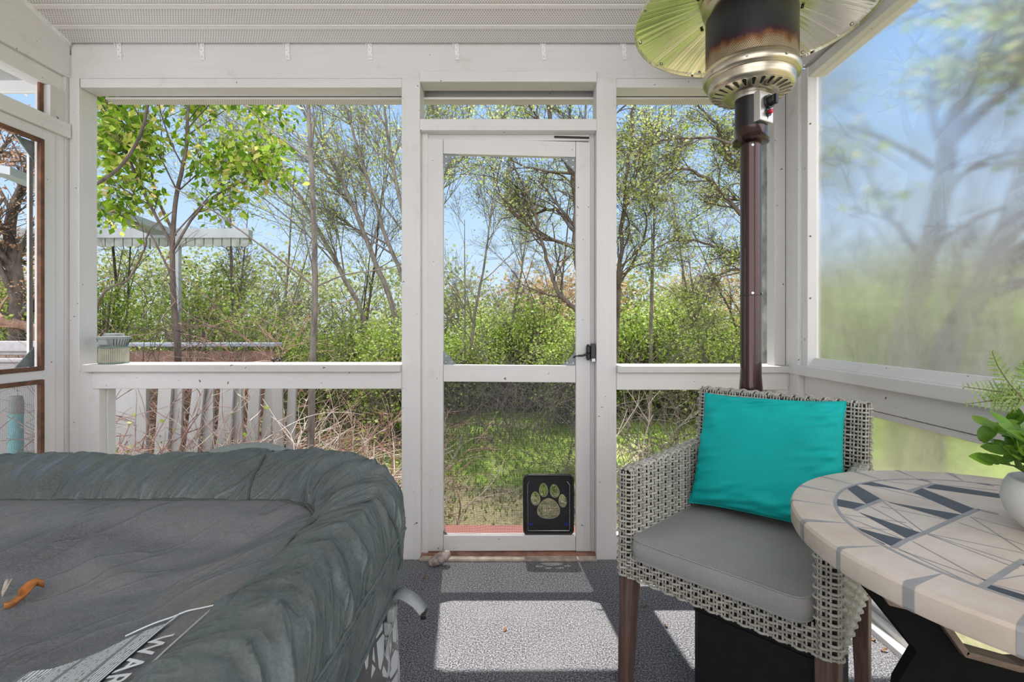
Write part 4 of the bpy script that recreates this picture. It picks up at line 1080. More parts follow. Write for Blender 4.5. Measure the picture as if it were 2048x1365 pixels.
# emitter mesh: perforated steel browned by heat in bands
t = NT('burnt_emitter'); s_ = t.n('SeparateXYZ'); t.l(t.tc.outputs['Object'], s_.inputs[0])
ang = t.math('ARCTAN2', s_.outputs['Y'], s_.outputs['X']); P_ = .0058
row = t.math('DIVIDE', s_.outputs['Z'], P_*.8); ri = t.math('FLOOR', row)
u_ = t.math('FRACT', t.math('ADD', t.math('DIVIDE', t.math('MULTIPLY', ang, .155), P_), t.math('MULTIPLY', ri, .5))); v_ = t.math('FRACT', row)
du = t.math('SUBTRACT', u_, .5); dv = t.math('SUBTRACT', v_, .5); dd = t.math('SQRT', t.math('ADD', t.math('MULTIPLY', du, du), t.math('MULTIPLY', dv, dv)))
hole = t.math('LESS_THAN', dd, .31)
cb = t.n('CombineXYZ'); t.l(t.math('MULTIPLY', ang, 1.0), cb.inputs[0]); t.l(t.math('MULTIPLY', s_.outputs['Z'], 3), cb.inputs[1])
nn = t.n('TexNoise'); nn.inputs['Scale'].default_value = 3.2; nn.inputs['Detail'].default_value = 5; t.l(cb.outputs[0], nn.inputs['Vector'])
hh = t.math('ADD', s_.outputs['Z'], t.math('MULTIPLY', t.math('SUBTRACT', nn.outputs[0], .5), .09))
c = t.ramp(t.math('MULTIPLY', t.math('SUBTRACT', hh, 1.99), 5), [(0, (.45, .40, .32)), (.24, (.42, .32, .18)), (.32, (.28, .12, .05)), (.40, (.07, .03, .04)), (.52, (.05, .055, .065)), (.78, (.07, .08, .082)), (1, (.05, .05, .055))])
c = t.mix(hole, c, (.008, .007, .007)); t.set(c, .42, .6); M['burnt'] = t.m
ph = thing('patio_heater', 'tall propane patio heater with bronze pole and polished dish reflector', 'patio heater', (HX, HY, 0))
MB().lathe([(.140, 0), (.145, .008), (.143, .02), (.05, .045), (.042, .06)], n=48).build('base', M['bronze'], ph, smooth=True, auto=35)
MB().lathe([(.041, .05), (.041, .84), (.036, .90), (.036, 1.74)], n=32).build('pole', M['bronze'], ph, smooth=True, auto=35)
MB().lathe([(.0372, 1.188), (.0372, 1.192)], n=32, cap=False).build('pole_joint', M['black'], ph, smooth=True)
for (dx, z) in ((-.010, 1.197), (.026, 1.197), (-.010, 1.725)):
    MB().disc((dx, -math.sqrt(.0365**2-dx*dx), z), (dx, -math.sqrt(.0365**2-dx*dx), 0), .0045, .003, 12).build('screw', M['screw'], ph, smooth=False)
MB().lathe([(.040, 1.738), (.060, 1.742), (.064, 1.750), (.060, 1.758), (.056, 1.765), (.056, 1.792)], n=40).build('control_base', M['bronze'], ph, smooth=True, auto=35)
t = NT('black_perforated'); s_ = t.n('SeparateXYZ'); t.l(t.tc.outputs['Object'], s_.inputs[0]); ang = t.math('ARCTAN2', s_.outputs['Y'], s_.outputs['X'])
row = t.math('DIVIDE', s_.outputs['Z'], .006); u_ = t.math('FRACT', t.math('ADD', t.math('DIVIDE', t.math('MULTIPLY', ang, .055), .0055), t.math('MULTIPLY', t.math('FLOOR', row), .5)))
dd = t.math('ADD', t.math('ABSOLUTE', t.math('SUBTRACT', u_, .5)), t.math('ABSOLUTE', t.math('SUBTRACT', t.math('FRACT', row), .5)))
c = t.mix(t.math('LESS_THAN', dd, .3), (.02, .018, .017), (.002, .002, .002)); t.set(c, .3, .3); M['bperf'] = t.m
MB().lathe([(.054, 1.79), (.054, 1.915)], n=48).build('control_housing', M['bperf'], ph, smooth=True, auto=35)
MB().lathe([(.056, 1.900), (.057, 1.925)], n=48).build('housing_collar', M['silver'], ph, smooth=True, auto=35)
# flat control plate turned to the right
cp = bpy.data.objects.new('control_plate', None); C.objects.link(cp); cp.parent = ph; cp.location = (.022, -.044, 0); cp.rotation_euler = (0, 0, R(28))
MB().box(-.036, .036, -.016, .012, 1.80, 1.905).build('plate', M['silver'], cp, bevel=.003)
kb = MB().disc((.004, -.016, 1.868), (0, -1, 0), .024, .010, 28).build('knob_bezel', M['black'], cp, smooth=True, auto=40)
k2 = MB(); k2.disc((.004, -.026, 1.868), (0, -1, 0), .017, .020, 24); k2.box(-.002, .010, -.052, -.03, 1.853, 1.885); k2.build('control_knob', M['black'], cp, smooth=True, auto=40)
MB().disc((.004, -.016, 1.832), (0, -1, 0), .014, .006, 20).build('igniter_bezel', M['black'], cp, smooth=True, auto=40)
M['red'] = simple('red_button', (.45, .005, .012), .3)
MB().disc((.004, -.022, 1.832), (0, -1, 0), .0075, .012, 16).build('igniter_button', M['red'], cp, smooth=True, auto=40)
MB().prism([(.006, 1.822), (.000, 1.815), (.004, 1.815), (.001, 1.808), (.009, 1.817), (.005, 1.817)], 'y', -.0168, -.016).build('flash_mark', M['black'], cp)
MB().box(-.060, -.03, -.055, -.02, 1.772, 1.787).build('white_sticker', M['white'], ph) if False else None
# burner head: bottom pan with slots, collar, ring
pan = MB().lathe([(.052, 1.915), (.060, 1.912), (.085, 1.914), (.130, 1.925), (.142, 1.934), (.146, 1.945), (.147, 1.966), (.160, 1.970), (.164, 1.976), (.166, 1.990), (.163, 1.998), (.158, 2.012), (.155, 2.014)], n=72, cap=False).build('burner_pan', M['champ'], ph, smooth=True, auto=50)
for i in range(26):
    a = 2*math.pi*i/26; ca_, sa_ = math.cos(a), math.sin(a); w = .0078
    pts = []
    def pp_(r_, s_, dz): return (r_*ca_-s_*sa_, r_*sa_+s_*ca_, 1.914+(r_-.085)*.2444+dz)
    b = MB(); loop = []
    for k in range(7): th = math.pi*k/6; loop.append((.126+.007*math.sin(th)*1.0, w*math.cos(th)))
    for k in range(5): th = math.pi*k/4; loop.append((.098-.005*math.sin(th), -w*.6*math.cos(th)))
    b.poly([pp_(r_, s_, -.0009) for r_, s_ in loop]); b.build('vent_slot', M['black'], pan)
    b = MB(); b.tube([pp_(r_, s_, -.001) for r_, s_ in loop], .0011, 5, closed=True); b.build('slot_rim', M['champ'], pan, smooth=True)
MB().lathe([(.155, 2.012), (.155, 2.20)], n=96).build('emitter_screen', M['burnt'], ph, smooth=True, auto=35)
for i in range(8):
    a = 2*math.pi*(i+.35)/8
    MB().disc((.1665*math.cos(a), .1665*math.sin(a), 1.984), (math.cos(a), math.sin(a), 0), .004, .003, 10).build('screw', M['screw'], ph)
rd = MB().lathe([(.16, 2.268), (.30, 2.232), (.395, 2.204), (.407, 2.198), (.409, 2.188), (.412, 2.188), (.412, 2.200), (.400, 2.210), (.30, 2.240), (.12, 2.290), (.02, 2.30)], n=96, cap=False).build('reflector', M['reflect'], ph, smooth=True, auto=45)
MB().lathe([(.10, 2.20), (.165, 2.235), (.172, 2.262), (.165, 2.27), (.02, 2.275)], n=64, cap=False).build('reflector_hub', M['champ'], ph, smooth=True, auto=40)
for i in range(3):
    a = R(205+i*120); ca_, sa_ = math.cos(a), math.sin(a)
    MB().tube([(.17*ca_, .17*sa_, 2.2635), (.30*ca_, .30*sa_, 2.2305), (.405*ca_, .405*sa_, 2.2)], .0016, 5).build('reflector_seam', M['champ'], rd)
for i in range(12):
    a = 2*math.pi*(i+.2)/12
    for rr_, z in ((.396, 2.2035), (.20, 2.2555)):
        if rr_ < .3 and i % 2: continue
        MB().disc((rr_*math.cos(a), rr_*math.sin(a), z), (0, 0, -1), .006, .005, 10).build('reflector_bolt', M['black'] if rr_ < .3 else M['screw'], rd)
# ------------------------------------------------------------------ ground and structures outside
GZ = -.42
def ground_h(x_, y_): return GZ+.05*mnoise.noise(Vector((x_*.5, y_*.5, 0)))+.018*max(0, y_-9)+.012*max(0, x_-4)
t = NT('lawn'); geo = t.n('NewGeometry'); pos = geo.outputs['Position']
n1 = t.noise(.9, 5, .6, vec=pos); n2 = t.noise(16, 4, .7, vec=pos); n3 = t.noise(70, 2, .6, vec=pos)
gcol = t.ramp(n2, [(.25, (.15, .22, .035)), (.5, (.27, .38, .075)), (.75, (.42, .50, .14))])
lit = t.ramp(n3, [(.3, (.16, .12, .07)), (.5, (.38, .30, .20)), (.7, (.60, .52, .40))])
sy = t.n('SeparateXYZ'); t.l(pos, sy.inputs[0]); near = t.n('MapRange'); near.inputs[1].default_value = 3.2; near.inputs[2].default_value = 5.6; near.inputs[3].default_value = .26; near.inputs[4].default_value = 0; t.l(sy.outputs['Y'], near.inputs[0])
c = t.mix(t.ramp(t.math('ADD', n1, near.outputs[0]), [(.54, 0.), (.64, .8)]), gcol, lit); t.set(c, .9, 0, .1); t.bump(n3, .8, .02); M['lawn'] = t.m
struct(MB().grid(lambda u, v: (-26+u*52, 2.45+(v**1.6)*42, ground_h(-26+u*52, 2.45+(v**1.6)*42)), 90, 80).build('ground', M['lawn'], smooth=True))
struct(MB().grid(lambda u, v: (1.45+u*24, -12+v*14.5, GZ+.02*mnoise.noise(Vector((u*9, v*9, 1)))), 30, 30).build('ground', M['lawn'], smooth=True))
struct(MB().box(-2.15, 1.38, 2.30, 2.44, GZ-.1, -.02).build('wall_front', M['wxo']))
def blades(name, n, xr, yr, hgt, mat, seed, label, w=.006):
    rg = np.random.default_rng(seed); X = rg.uniform(*xr, n); Y = yr[0]+(yr[1]-yr[0])*rg.random(n)**1.5
    if yr[0] > 3: k_ = rg.random(n) < ((Y-3.3)/1.9)**1.6+np.where(np.sin(X*3.1)*np.sin(Y*4.3+X) > .2, .12, 0); X, Y = X[k_], Y[k_]; n = len(X)
    Z = np.array([ground_h(a, b) for a, b in zip(X, Y)]); h = rg.uniform(.4, 1, n)*hgt; a = rg.uniform(0, 6.28, n); wd = w*(1+Y*.12)
    dx, dy = np.cos(a)*wd, np.sin(a)*wd; lx, ly = rg.normal(0, .45, n)*h, rg.normal(0, .45, n)*h
    V = np.empty((n, 3, 3)); V[:, 0] = np.stack([X-dx, Y-dy, Z], 1); V[:, 1] = np.stack([X+dx, Y+dy, Z], 1); V[:, 2] = np.stack([X+lx, Y+ly, Z+h], 1)
    me = np_mesh(name, V.reshape(-1, 3), 3, n); me.materials.append(mat); o = bpy.data.objects.new(name, me); C.objects.link(o); return tag(o, label, 'grass', kind='stuff')
def np_mesh(name, V, k, n):
    me = bpy.data.meshes.new(name); me.vertices.add(len(V)); me.vertices.foreach_set('co', V.astype(np.float32).ravel())
    me.loops.add(n*k); me.loops.foreach_set('vertex_index', np.arange(n*k, dtype=np.int32)); me.polygons.add(n)
    me.polygons.foreach_set('loop_start', np.arange(0, n*k, k, dtype=np.int32)); me.update(calc_edges=True); return me
M['grass'] = leaf_material('grass_blade', [(0, (.11, .20, .03)), (.5, (.20, .33, .06)), (1, (.38, .48, .13))], .4)
blades('grass', 70000, (-7, 9), (3.3, 13), .06, M['grass'], 1, 'short green spring grass of the lawn beyond the porch')
blades('grass', 26000, (1.6, 8), (-1.5, 3.7), .05, M['grass'], 2, 'short green spring grass beside the right wall of the porch')
# dead leaf litter and twigs on the ground are part of the soil colour; steps of red painted boards outside the door
M['redstep'] = painted('red_painted_board', 'x', (.50, .20, .16), False)
st = thing('porch_step', 'faded red wooden step just outside the screen door', 'step', (-.04, 2.7, 0))
for i in range(3): MB().box(-.52, .52, -.245+i*.115, -.135+i*.115, -.075, -.045).build('step_board', M['redstep'], st, bevel=.004)
MB().box(-.50, .50, -.24, .09, -.40, -.075).build('step_riser', M['redstep'], st)

# ---------------- awning on the left
aw = thing('patio_awning', 'white metal patio awning with scalloped valance behind the maple sapling', 'awning', (0, 0, 0))
M['awn'] = simple('awning_white', (.34, .37, .39), .5, 0, .1, 5); M['val'] = simple('valance', (.27, .29, .26), .8, 0, .3, 9)
AD = 6.2
b = MB(); x0, x1 = fx(-260, AD), fx(497, AD); b.box(x0, x1, AD, AD+.10, fh(476, AD), fh(459, AD)).build('front_beam', M['awn'], aw)
b = MB(); n = 42
for i in range(n):
    xa_ = x0+(x1-x0)*i/n; xb_ = x0+(x1-x0)*(i+1)/n-.012; zz = fh(476, AD); b.prism([(xa_, zz), (xa_, zz-.10), ((xa_+xb_)/2, zz-.112), (xb_, zz-.10), (xb_, zz)], 'y', AD+.02, AD+.035)
b.build('valance', M['val'], aw)
MB().hexa([tuple(at(-40, 338, 4.0)), tuple(at(20, 350, 4.0)), tuple(at(345, 470, AD)), tuple(at(300, 470, AD)), tuple(at(-40, 322, 4.0)), tuple(at(20, 334, 4.0)), tuple(at(345, 458, AD)), tuple(at(300, 458, AD))]).build('sloping_arm', M['awn'], aw)
for xx in (fx(352, AD), fx(148, AD)): MB().box(xx-.03, xx+.03, AD, AD+.06, GZ-.1, fh(476, AD)).build('post', M['awn'], aw)
MB().hexa([(x0, AD, fh(459, AD)), (x1, AD, fh(459, AD)), (x1-.7, AD+1.4, fh(459, AD)+.04), (x0, AD+1.4, fh(459, AD)+.04), (x0, AD, fh(457, AD)), (x1, AD, fh(457, AD)), (x1-.7, AD+1.4, fh(457, AD)+.04), (x0, AD+1.4, fh(457, AD)+.04)]).build('awning_roof', M['awn'], aw)
# low deck wall with pale cap on the left
M['brownwall'] = painted('brown_deck_board', 'x', (.27, .17, .13), False); M['palecap'] = simple('pale_cap', (.32, .38, .44), .5)
DD = 4.9
dw = thing('deck_wall', 'low weathered brown deck wall with pale capping behind the brambles', 'wall', (0, 0, 0))
for i in range(6): MB().box(fx(-260, DD), fx(548, DD), DD, DD+.03, GZ+i*.21, GZ+i*.21+.202).build('wall_plank', M['brownwall'], dw)
MB().box(fx(-260, DD), fx(552, DD), DD-.06, DD+.14, fh(694, DD), fh(686, DD)).build('wall_cap', M['palecap'], dw, bevel=.01)
M['railwhite'] = simple('rail_vinyl', (.36, .34, .35), .5)
rl = thing('vinyl_rail', 'pinkish white vinyl deck rail seen through the left screen door', 'rail', (0, 0, 0))
for z0, z1, y0 in ((683, 704, 3.6), (704, 712, 3.62), (716, 724, 3.5), (724, 742, 3.52)):
    MB().box(fx(-420, 3.6), fx(150, 3.6), y0, y0+.10, fh(z1, 3.6), fh(z0, 3.6)).build('rail_board', M['railwhite'], rl, bevel=.008)
MB().box(fx(140, 3.6), fx(152, 3.6), 3.52, 3.66, GZ-.1, fh(683, 3.6)).build('rail_post', M['railwhite'], rl)
# white picket boards under the left sill
M['picket'] = painted('picket_white', 'z', (.40, .395, .39), False)
pk = thing('picket_fence', 'white picket fence with leaning boards below the long left sill', 'fence', (0, 0, 0))
xs = fx(228, 3.3)
MB().box(fx(-300, 3.3), fx(292, 3.3), 3.30, 3.33, GZ-.05, .76).build('solid_panel', M['picket'], pk)
k = 0
for px, w, tl in ((322, 26, .10), (352, 18, .05), (384, 24, .16), (415, 20, .02), (446, 26, .10), (476, 18, -.04), (503, 22, .07), (530, 18, .12), (556, 20, -.03), (580, 16, .05)):
    D_ = 3.28+.03*(k % 2); k += 1; xc = fx(px, D_); ww = w/F*D_/2
    MB().hexa([(xc-ww-tl*.5, D_, GZ-.05), (xc+ww-tl*.5, D_, GZ-.05), (xc+ww-tl*.5, D_+.02, GZ-.05), (xc-ww-tl*.5, D_+.02, GZ-.05), (xc-ww+tl*.3, D_, .74), (xc+ww+tl*.3, D_, .74), (xc+ww+tl*.3, D_+.02, .74), (xc-ww+tl*.3, D_+.02, .74)]).build('picket', M['picket'], pk)
MB().box(fx(292, 3.33), fx(590, 3.33), 3.34, 3.37, .0, .07).build('fence_rail', M['picket'], pk)
bn = thing('storage_bin', 'teal lidded bin glimpsed through the lower left door screen', 'bin', (fx(32, 3.1), 3.1, GZ))
M['tealbin'] = simple('teal_plastic', (.16, .45, .48), .4)
MB().lathe([(.030, 0), (.034, .02), (.036, .95)], n=24).build('bin_body', M['tealbin'], bn, smooth=True, auto=30); MB().lathe([(.038, .95), (.038, 1.02), (.03, 1.06)], n=24).build('bin_lid', M['greycap'], bn, smooth=True, auto=30)

# ------------------------------------------------------------------ trees and shrubs
class Wood:
    """tapered tubes collected as arrays"""
    def __init__(s): s.V = []; s.Fc = []; s.n = 0
    def tube(s, P, r0, r1, k=4):
        P = np.asarray(P); m = len(P)
        if m < 2: return
        T_ = np.gradient(P, axis=0); T_ /= np.linalg.norm(T_, axis=1, keepdims=True)+1e-9
        ref = np.array([0.31, .95, .05]); U = np.cross(T_, ref); U /= np.linalg.norm(U, axis=1, keepdims=True)+1e-9; Wv = np.cross(T_, U)
        rad = np.linspace(r0, r1, m)[:, None, None]; a = np.arange(k)*2*np.pi/k
        ring = U[:, None, :]*np.cos(a)[None, :, None]+Wv[:, None, :]*np.sin(a)[None, :, None]
        s.V.append((P[:, None, :]+ring*rad).reshape(-1, 3))
        i = np.arange(m-1)[:, None]*k; j = np.arange(k)[None, :]; j2 = (j+1) % k
        q = np.stack([i+j, i+j2, i+k+j2, i+k+j], -1).reshape(-1, 4)+s.n
        s.Fc.append(q); s.n += m*k
    def build(s, name, mat, parent):
        V = np.concatenate(s.V).astype(np.float32); Q = np.concatenate(s.Fc).astype(np.int32)
        me = bpy.data.meshes.new(name); me.vertices.add(len(V)); me.vertices.foreach_set('co', V.ravel())
        me.loops.add(Q.size); me.loops.foreach_set('vertex_index', Q.ravel()); me.polygons.add(len(Q)); me.polygons.foreach_set('loop_start', np.arange(0, Q.size, 4, dtype=np.int32))
        me.polygons.foreach_set('use_smooth', np.ones(len(Q), dtype=bool)); me.update(calc_edges=True); me.materials.append(mat)
        o = bpy.data.objects.new(name, me); C.objects.link(o); o.parent = parent; return o
def leaves(name, Pt, size, mat, parent, rg, droop=.0, aspect=.42, flat=.5):
    """Pt: n x 3 leaf bases; folded diamond leaves"""
    n = len(Pt); Pt = np.asarray(Pt)
    d = rg.normal(0, 1, (n, 3)); d[:, 2] = d[:, 2]*flat-droop; d /= np.linalg.norm(d, axis=1, keepdims=True)
    r_ = rg.normal(0, 1, (n, 3)); r_[:, 2] += 1.0; s = np.cross(d, r_); s /= np.linalg.norm(s, axis=1, keepdims=True)+1e-9
    L_ = (size*rg.uniform(.6, 1.3, n))[:, None]; V = np.empty((n, 4, 3))
    V[:, 0] = Pt; V[:, 1] = Pt+d*L_*.45+s*L_*aspect; V[:, 2] = Pt+d*L_; V[:, 3] = Pt+d*L_*.45-s*L_*aspect
    me = np_mesh(name, V.reshape(-1, 3), 4, n); me.materials.append(mat); o = bpy.data.objects.new(name, me); C.objects.link(o); o.parent = parent; return o
def walk(rg, p, d, L_, seg, wig, up=0.0, curl=0.0):
    n = max(3, int(L_/seg)); P = [np.array(p, float)]; d = np.array(d, float); d /= np.linalg.norm(d); w = rg.normal(0, 1, 3)
    for i in range(n):
        w = w*.6+rg.normal(0, 1, 3)*.8; d = d+w*wig+np.array([0, 0, up])*seg
        if curl: d = d+np.array([math.sin(i*1.1+p[0]*9), math.cos(i*1.3+p[1]*7), math.sin(i*.9)*.6])*curl
        d /= np.linalg.norm(d); P.append(P[-1]+d*L_/n)
    return np.array(P)
def branch(rg, wood, tips, p, d, L_, r_, lev, o):
    """recursive branching; o: options"""
    wig = o['wig']*(1+.4*(o['lev']-lev)); P = walk(rg, p, d, L_, o.get('seg', .18)*(.6 if lev <= 1 else 1), wig, o.get('up', .1) if lev < o['lev'] else o.get('up0', .05), o.get('curl', 0))
    wood.tube(P, r_, max(r_*.35 if lev else r_*.4, o.get('rmin', .002)), 6 if r_ > .03 else (4 if r_ > .008 else 3))
    if lev <= o.get('leaflev', 1):
        m = len(P); k = int(o['leafn']*L_*(1.0 if lev == 0 else .5))
        for _ in range(k):
            t_ = rg.uniform(.15, 1)*(m-1); i = min(int(t_), m-2); tips.append(P[i]+(P[i+1]-P[i])*(t_-i)+rg.normal(0, o.get('lspread', .03), 3))
    if lev == 0: return
    nc = max(1, int(rg.poisson(o['kids'][o['lev']-lev])))
    for j in range(nc):
        t_ = rg.uniform(o.get('start', .3), 1.0); i = min(int(t_*(len(P)-1)), len(P)-2); q = P[i]; dd = P[i+1]-P[i]; dd /= np.linalg.norm(dd)
        s = rg.normal(0, 1, 3); s -= dd*s.dot(dd); s /= np.linalg.norm(s)+1e-9; sp_ = rg.uniform(*o.get('spread', (.5, 1.0)))
        nd = dd+s*sp_+np.array(o.get('bias', (0, 0, 0)))
        branch(rg, wood, tips, q, nd, L_*rg.uniform(.38, .68)*(1.1-t_*.35), r_*(1-.55*t_)*.55, lev-1, o)
def bark(name, c0, c1): 
    t = NT(name); g_ = t.n('NewGeometry'); n_ = t.noise(6, 5, .7, vec=g_.outputs['Position'], stretch=(3, 3, 1)); t.set(t.ramp(n_, [(.3, c0), (.7, c1)]), .85, 0, .1); return t.m
M['bark_g'] = bark('grey_bark', (.10, .088, .08), (.32, .285, .255)); M['bark_d'] = bark('dark_bark', (.055, .045, .040), (.20, .165, .14)); M['bark_r'] = bark('red_cane', (.24, .10, .08), (.60, .42, .35)); M['bark_p'] = bark('pale_twig', (.40, .33, .28), (.78, .70, .62))
M['l_maple'] = leaf_material('maple_leaf', [(0, (.07, .17, .01)), (.3, (.20, .36, .02)), (.65, (.38, .52, .06)), (.88, (.55, .58, .14)), (1, (.70, .50, .26))], .5)
M['l_young'] = leaf_material('young_leaf', [(0, (.20, .28, .04)), (.4, (.38, .48, .10)), (.8, (.56, .60, .24)), (1, (.74, .64, .44))], .5)
M['l_shrub'] = leaf_material('shrub_leaf', [(0, (.14, .22, .03)), (.35, (.28, .40, .06)), (.75, (.46, .58, .13)), (1, (.66, .72, .30))], .5)
M['l_far'] = leaf_material('far_leaf', [(0, (.16, .19, .07)), (.4, (.30, .35, .13)), (.8, (.36, .39, .18)), (1, (.46, .44, .26))], .45)
M['l_pink'] = leaf_material('pink_bud', [(0, (.26, .17, .09)), (.5, (.46, .30, .19)), (1, (.60, .48, .24))], .4)
M['l_orange'] = leaf_material('orange_bud', [(0, (.30, .12, .05)), (.5, (.50, .26, .14)), (1, (.62, .45, .28))], .4)
def tree(name, label, cat, base, specs, o, bmat, lmat, seed, lsize, group=None, droop=0, aspect=.42, extra=None):
    """specs: list of (points or (dir, length), radius)"""
    rg = np.random.default_rng(seed); root = thing(name, label, cat, base, 0, group); wd = Wood(); tips = []; B = np.array(base)
    for sp_ in specs:
        if sp_[0] == 'dir':
            branch(rg, wd, tips, np.array(sp_[4]) if len(sp_) > 4 else np.zeros(3), sp_[1], sp_[2], sp_[3], o['lev'], o)
        else:               # guided limb through points, then branching off it
            _, P, r0, r1, kids, lev = sp_[:6]; P = np.array([np.array(q)-B for q in P], float)
            m = len(P); tt = np.linspace(0, m-1, (m-1)*6+1); Q = []
            for t_ in tt:
                i = min(int(t_), m-2); f_ = t_-i; a = P[max(i-1, 0)]; b_ = P[i]; c_ = P[i+1]; d_ = P[min(i+2, m-1)]
                Q.append(.5*(2*b_+(c_-a)*f_+(2*a-5*b_+4*c_-d_)*f_*f_+(3*b_-a-3*c_+d_)*f_**3))
            Q = np.array(Q); Q[1:-1] += rg.normal(0, o.get('jit', .004)*.3, (len(Q)-2, 3)); wd.tube(Q, r0, r1, 7)
            tot = np.linalg.norm(np.diff(Q, axis=0), axis=1).sum()
            for j in range(kids):
                t_ = rg.uniform(sp_[6] if len(sp_) > 6 else .35, 1); i = min(int(t_*(len(Q)-1)), len(Q)-2); dd = Q[i+1]-Q[i]; dd /= np.linalg.norm(dd); s = rg.normal(0, 1, 3); s -= dd*s.dot(dd); s /= np.linalg.norm(s)
                branch(rg, wd, tips, Q[i], dd+s*rg.uniform(.5, 1.1)+np.array(o.get('bias', (0, 0, 0))), tot*rg.uniform(.14, .34)*o.get('klen', 1), max(r0*(1-t_)+r1*t_, .003)*.5, lev, dict(o, lev=lev))
    wd.build('branches', bmat, root)
    if len(tips): leaves('foliage', np.array(tips), lsize, lmat, root, rg, droop, aspect)
    return root
def G(px, D): return (fx(px, D), D, ground_h(fx(px, D), D)-.05)

# maple sapling with bright leaves close to the left opening
D = 4.0
o = dict(lev=2, wig=.05, kids=(5, 5, 0), leafn=46, lspread=.07, seg=.12, up=.15, leaflev=1, rmin=.002, bias=(0, 0, .1), klen=1.0)
tree('maple_sapling', 'young maple with large bright yellow green leaves outside the left opening', 'tree', G(362, D),
     [('pts', [G(362, D), at(356, 700, D), at(348, 600, D), at(345, 490, D), at(352, 400, D), at(372, 300, D), at(376, 215, D), at(380, 120, D)], .028, .008, 10, 2, .45),
      ('pts', [at(345, 490, D), at(300, 410, D), at(262, 330, D-.1), at(225, 240, D-.2), at(200, 160, D-.3)], .014, .004, 10, 2, .2),
      ('pts', [at(347, 500, D), at(390, 430, D), at(440, 385, D), at(500, 360, D), at(535, 352, D)], .012, .003, 7, 1, .3),
      ('pts', [at(350, 470, D), at(310, 380, D+.2), at(300, 280, D+.3), at(320, 190, D+.3), at(330, 120, D+.3)], .013, .004, 10, 2, .2),
      ('pts', [at(346, 560, D), at(300, 470, D), at(240, 430, D), at(196, 420, D-.1)], .010, .003, 6, 1, .3)],
     dict(o), M['bark_d'], M['l_maple'], 5, .074, droop=.8, aspect=.25)
# bare sapling standing close, centre of the long opening
D = 3.3
o = dict(lev=1, wig=.03, kids=(1, 0), leafn=3, lspread=.01, seg=.12, up=.1, rmin=.002, klen=.25)
tree('bare_sapling', 'slender bare straight sapling close outside the middle of the left opening', 'tree', G(618, D),
     [('pts', [G(616, D), at(622, 860, D), at(626, 720, D), at(630, 560, D), at(626, 400, D), at(621, 300, D), at(615, 190, D), at(606, 60, D)], .026, .010, 3, 0, .4),
      ('pts', [at(629, 574, D), at(540, 505, D-.1), at(430, 425, D-.2), at(340, 370, D-.3)], .008, .003, 2, 0),
      ('pts', [at(629, 576, D), at(690, 550, D), at(770, 538, D), at(812, 525, D)], .006, .003, 1, 0),
      ('pts', [at(624, 322, D), at(560, 275, D), at(500, 220, D), at(450, 160, D)], .007, .003, 2, 0),
      ('pts', [at(624, 324, D), at(690, 312, D), at(765, 306, D)], .004, .002, 1, 0),
      ('pts', [at(622, 310, D), at(592, 265, D), at(563, 237, D)], .006, .004, 0, 0),
      ('pts', [at(622, 300, D), at(626, 240, D), at(628, 150, D)], .007, .004, 0, 0),
      ('pts', [at(628, 545, D), at(612, 480, D), at(604, 420, D), at(596, 390, D)], .005, .002, 1, 0)],
     o, M['bark_g'], M['l_young'], 6, .03)
# arching bare limb in the left corner
D = 3.0
tree('leaning_cane', 'dark arching bare branch crossing in front of the maple', 'branch', G(215, D),
     [('pts', [G(205, D), at(190, 700, D), at(205, 590, D), at(255, 560, D), at(288, 500, D), at(300, 460, D), at(350, 420, D)], .010, .003, 3, 0, .5),
      ('pts', [at(190, 370, D), at(245, 330, D), at(280, 270, D), at(296, 212, D), at(300, 150, D)], .010, .008, 2, 0, .3),
      ('pts', [at(190, 700, D), at(150, 560, D), at(160, 440, D), at(190, 370, D)], .012, .010, 0, 0)],
     dict(o), M['bark_d'], M['l_young'], 8, .03)
# clump of leaning stems, middle of the left opening
o = dict(lev=2, wig=.035, kids=(8, 7, 0), leafn=15, lspread=.05, seg=.22, up=.12, rmin=.003, klen=.95, bias=(-.15, 0, .2), spread=(.35, .8), jit=.02)
D = 8.0
tree('leaning_tree', 'multi stemmed grey tree leaning left with sparse new leaves', 'tree', G(800, D),
     [('pts', [G(745, D), at(726, 640, D), at(690, 560, D), at(620, 430, D), at(560, 330, D), at(520, 240, D), at(480, 150, D)], .048, .012, 20, 2),
      ('pts', [G(790, D), at(790, 640, D), at(740, 500, D), at(700, 400, D), at(650, 300, D), at(600, 210, D), at(560, 120, D)], .052, .012, 20, 2),
      ('pts', [G(830, D), at(815, 600, D), at(770, 470, D), at(730, 340, D), at(690, 210, D), at(670, 100, D)], .045, .012, 20, 2)],
     o, M['bark_g'], M['l_young'], 12, .038)
D = 7.2
tree('upright_tree', 'slim grey tree rising beside the left door post with upswept branches', 'tree', G(850, D),
     [('pts', [G(850, D), at(835, 600, D), at(810, 450, D), at(785, 330, D), at(770, 220, D), at(765, 80, D)], .042, .012, 20, 2),
      ('pts', [G(845, D), at(850, 560, D), at(860, 420, D+.4), at(900, 330, D+.6), at(935, 240, D+.7), at(950, 120, D+.8)], .038, .010, 20, 2)],
     dict(o, bias=(0, 0, .25)), M['bark_g'], M['l_young'], 13, .036)
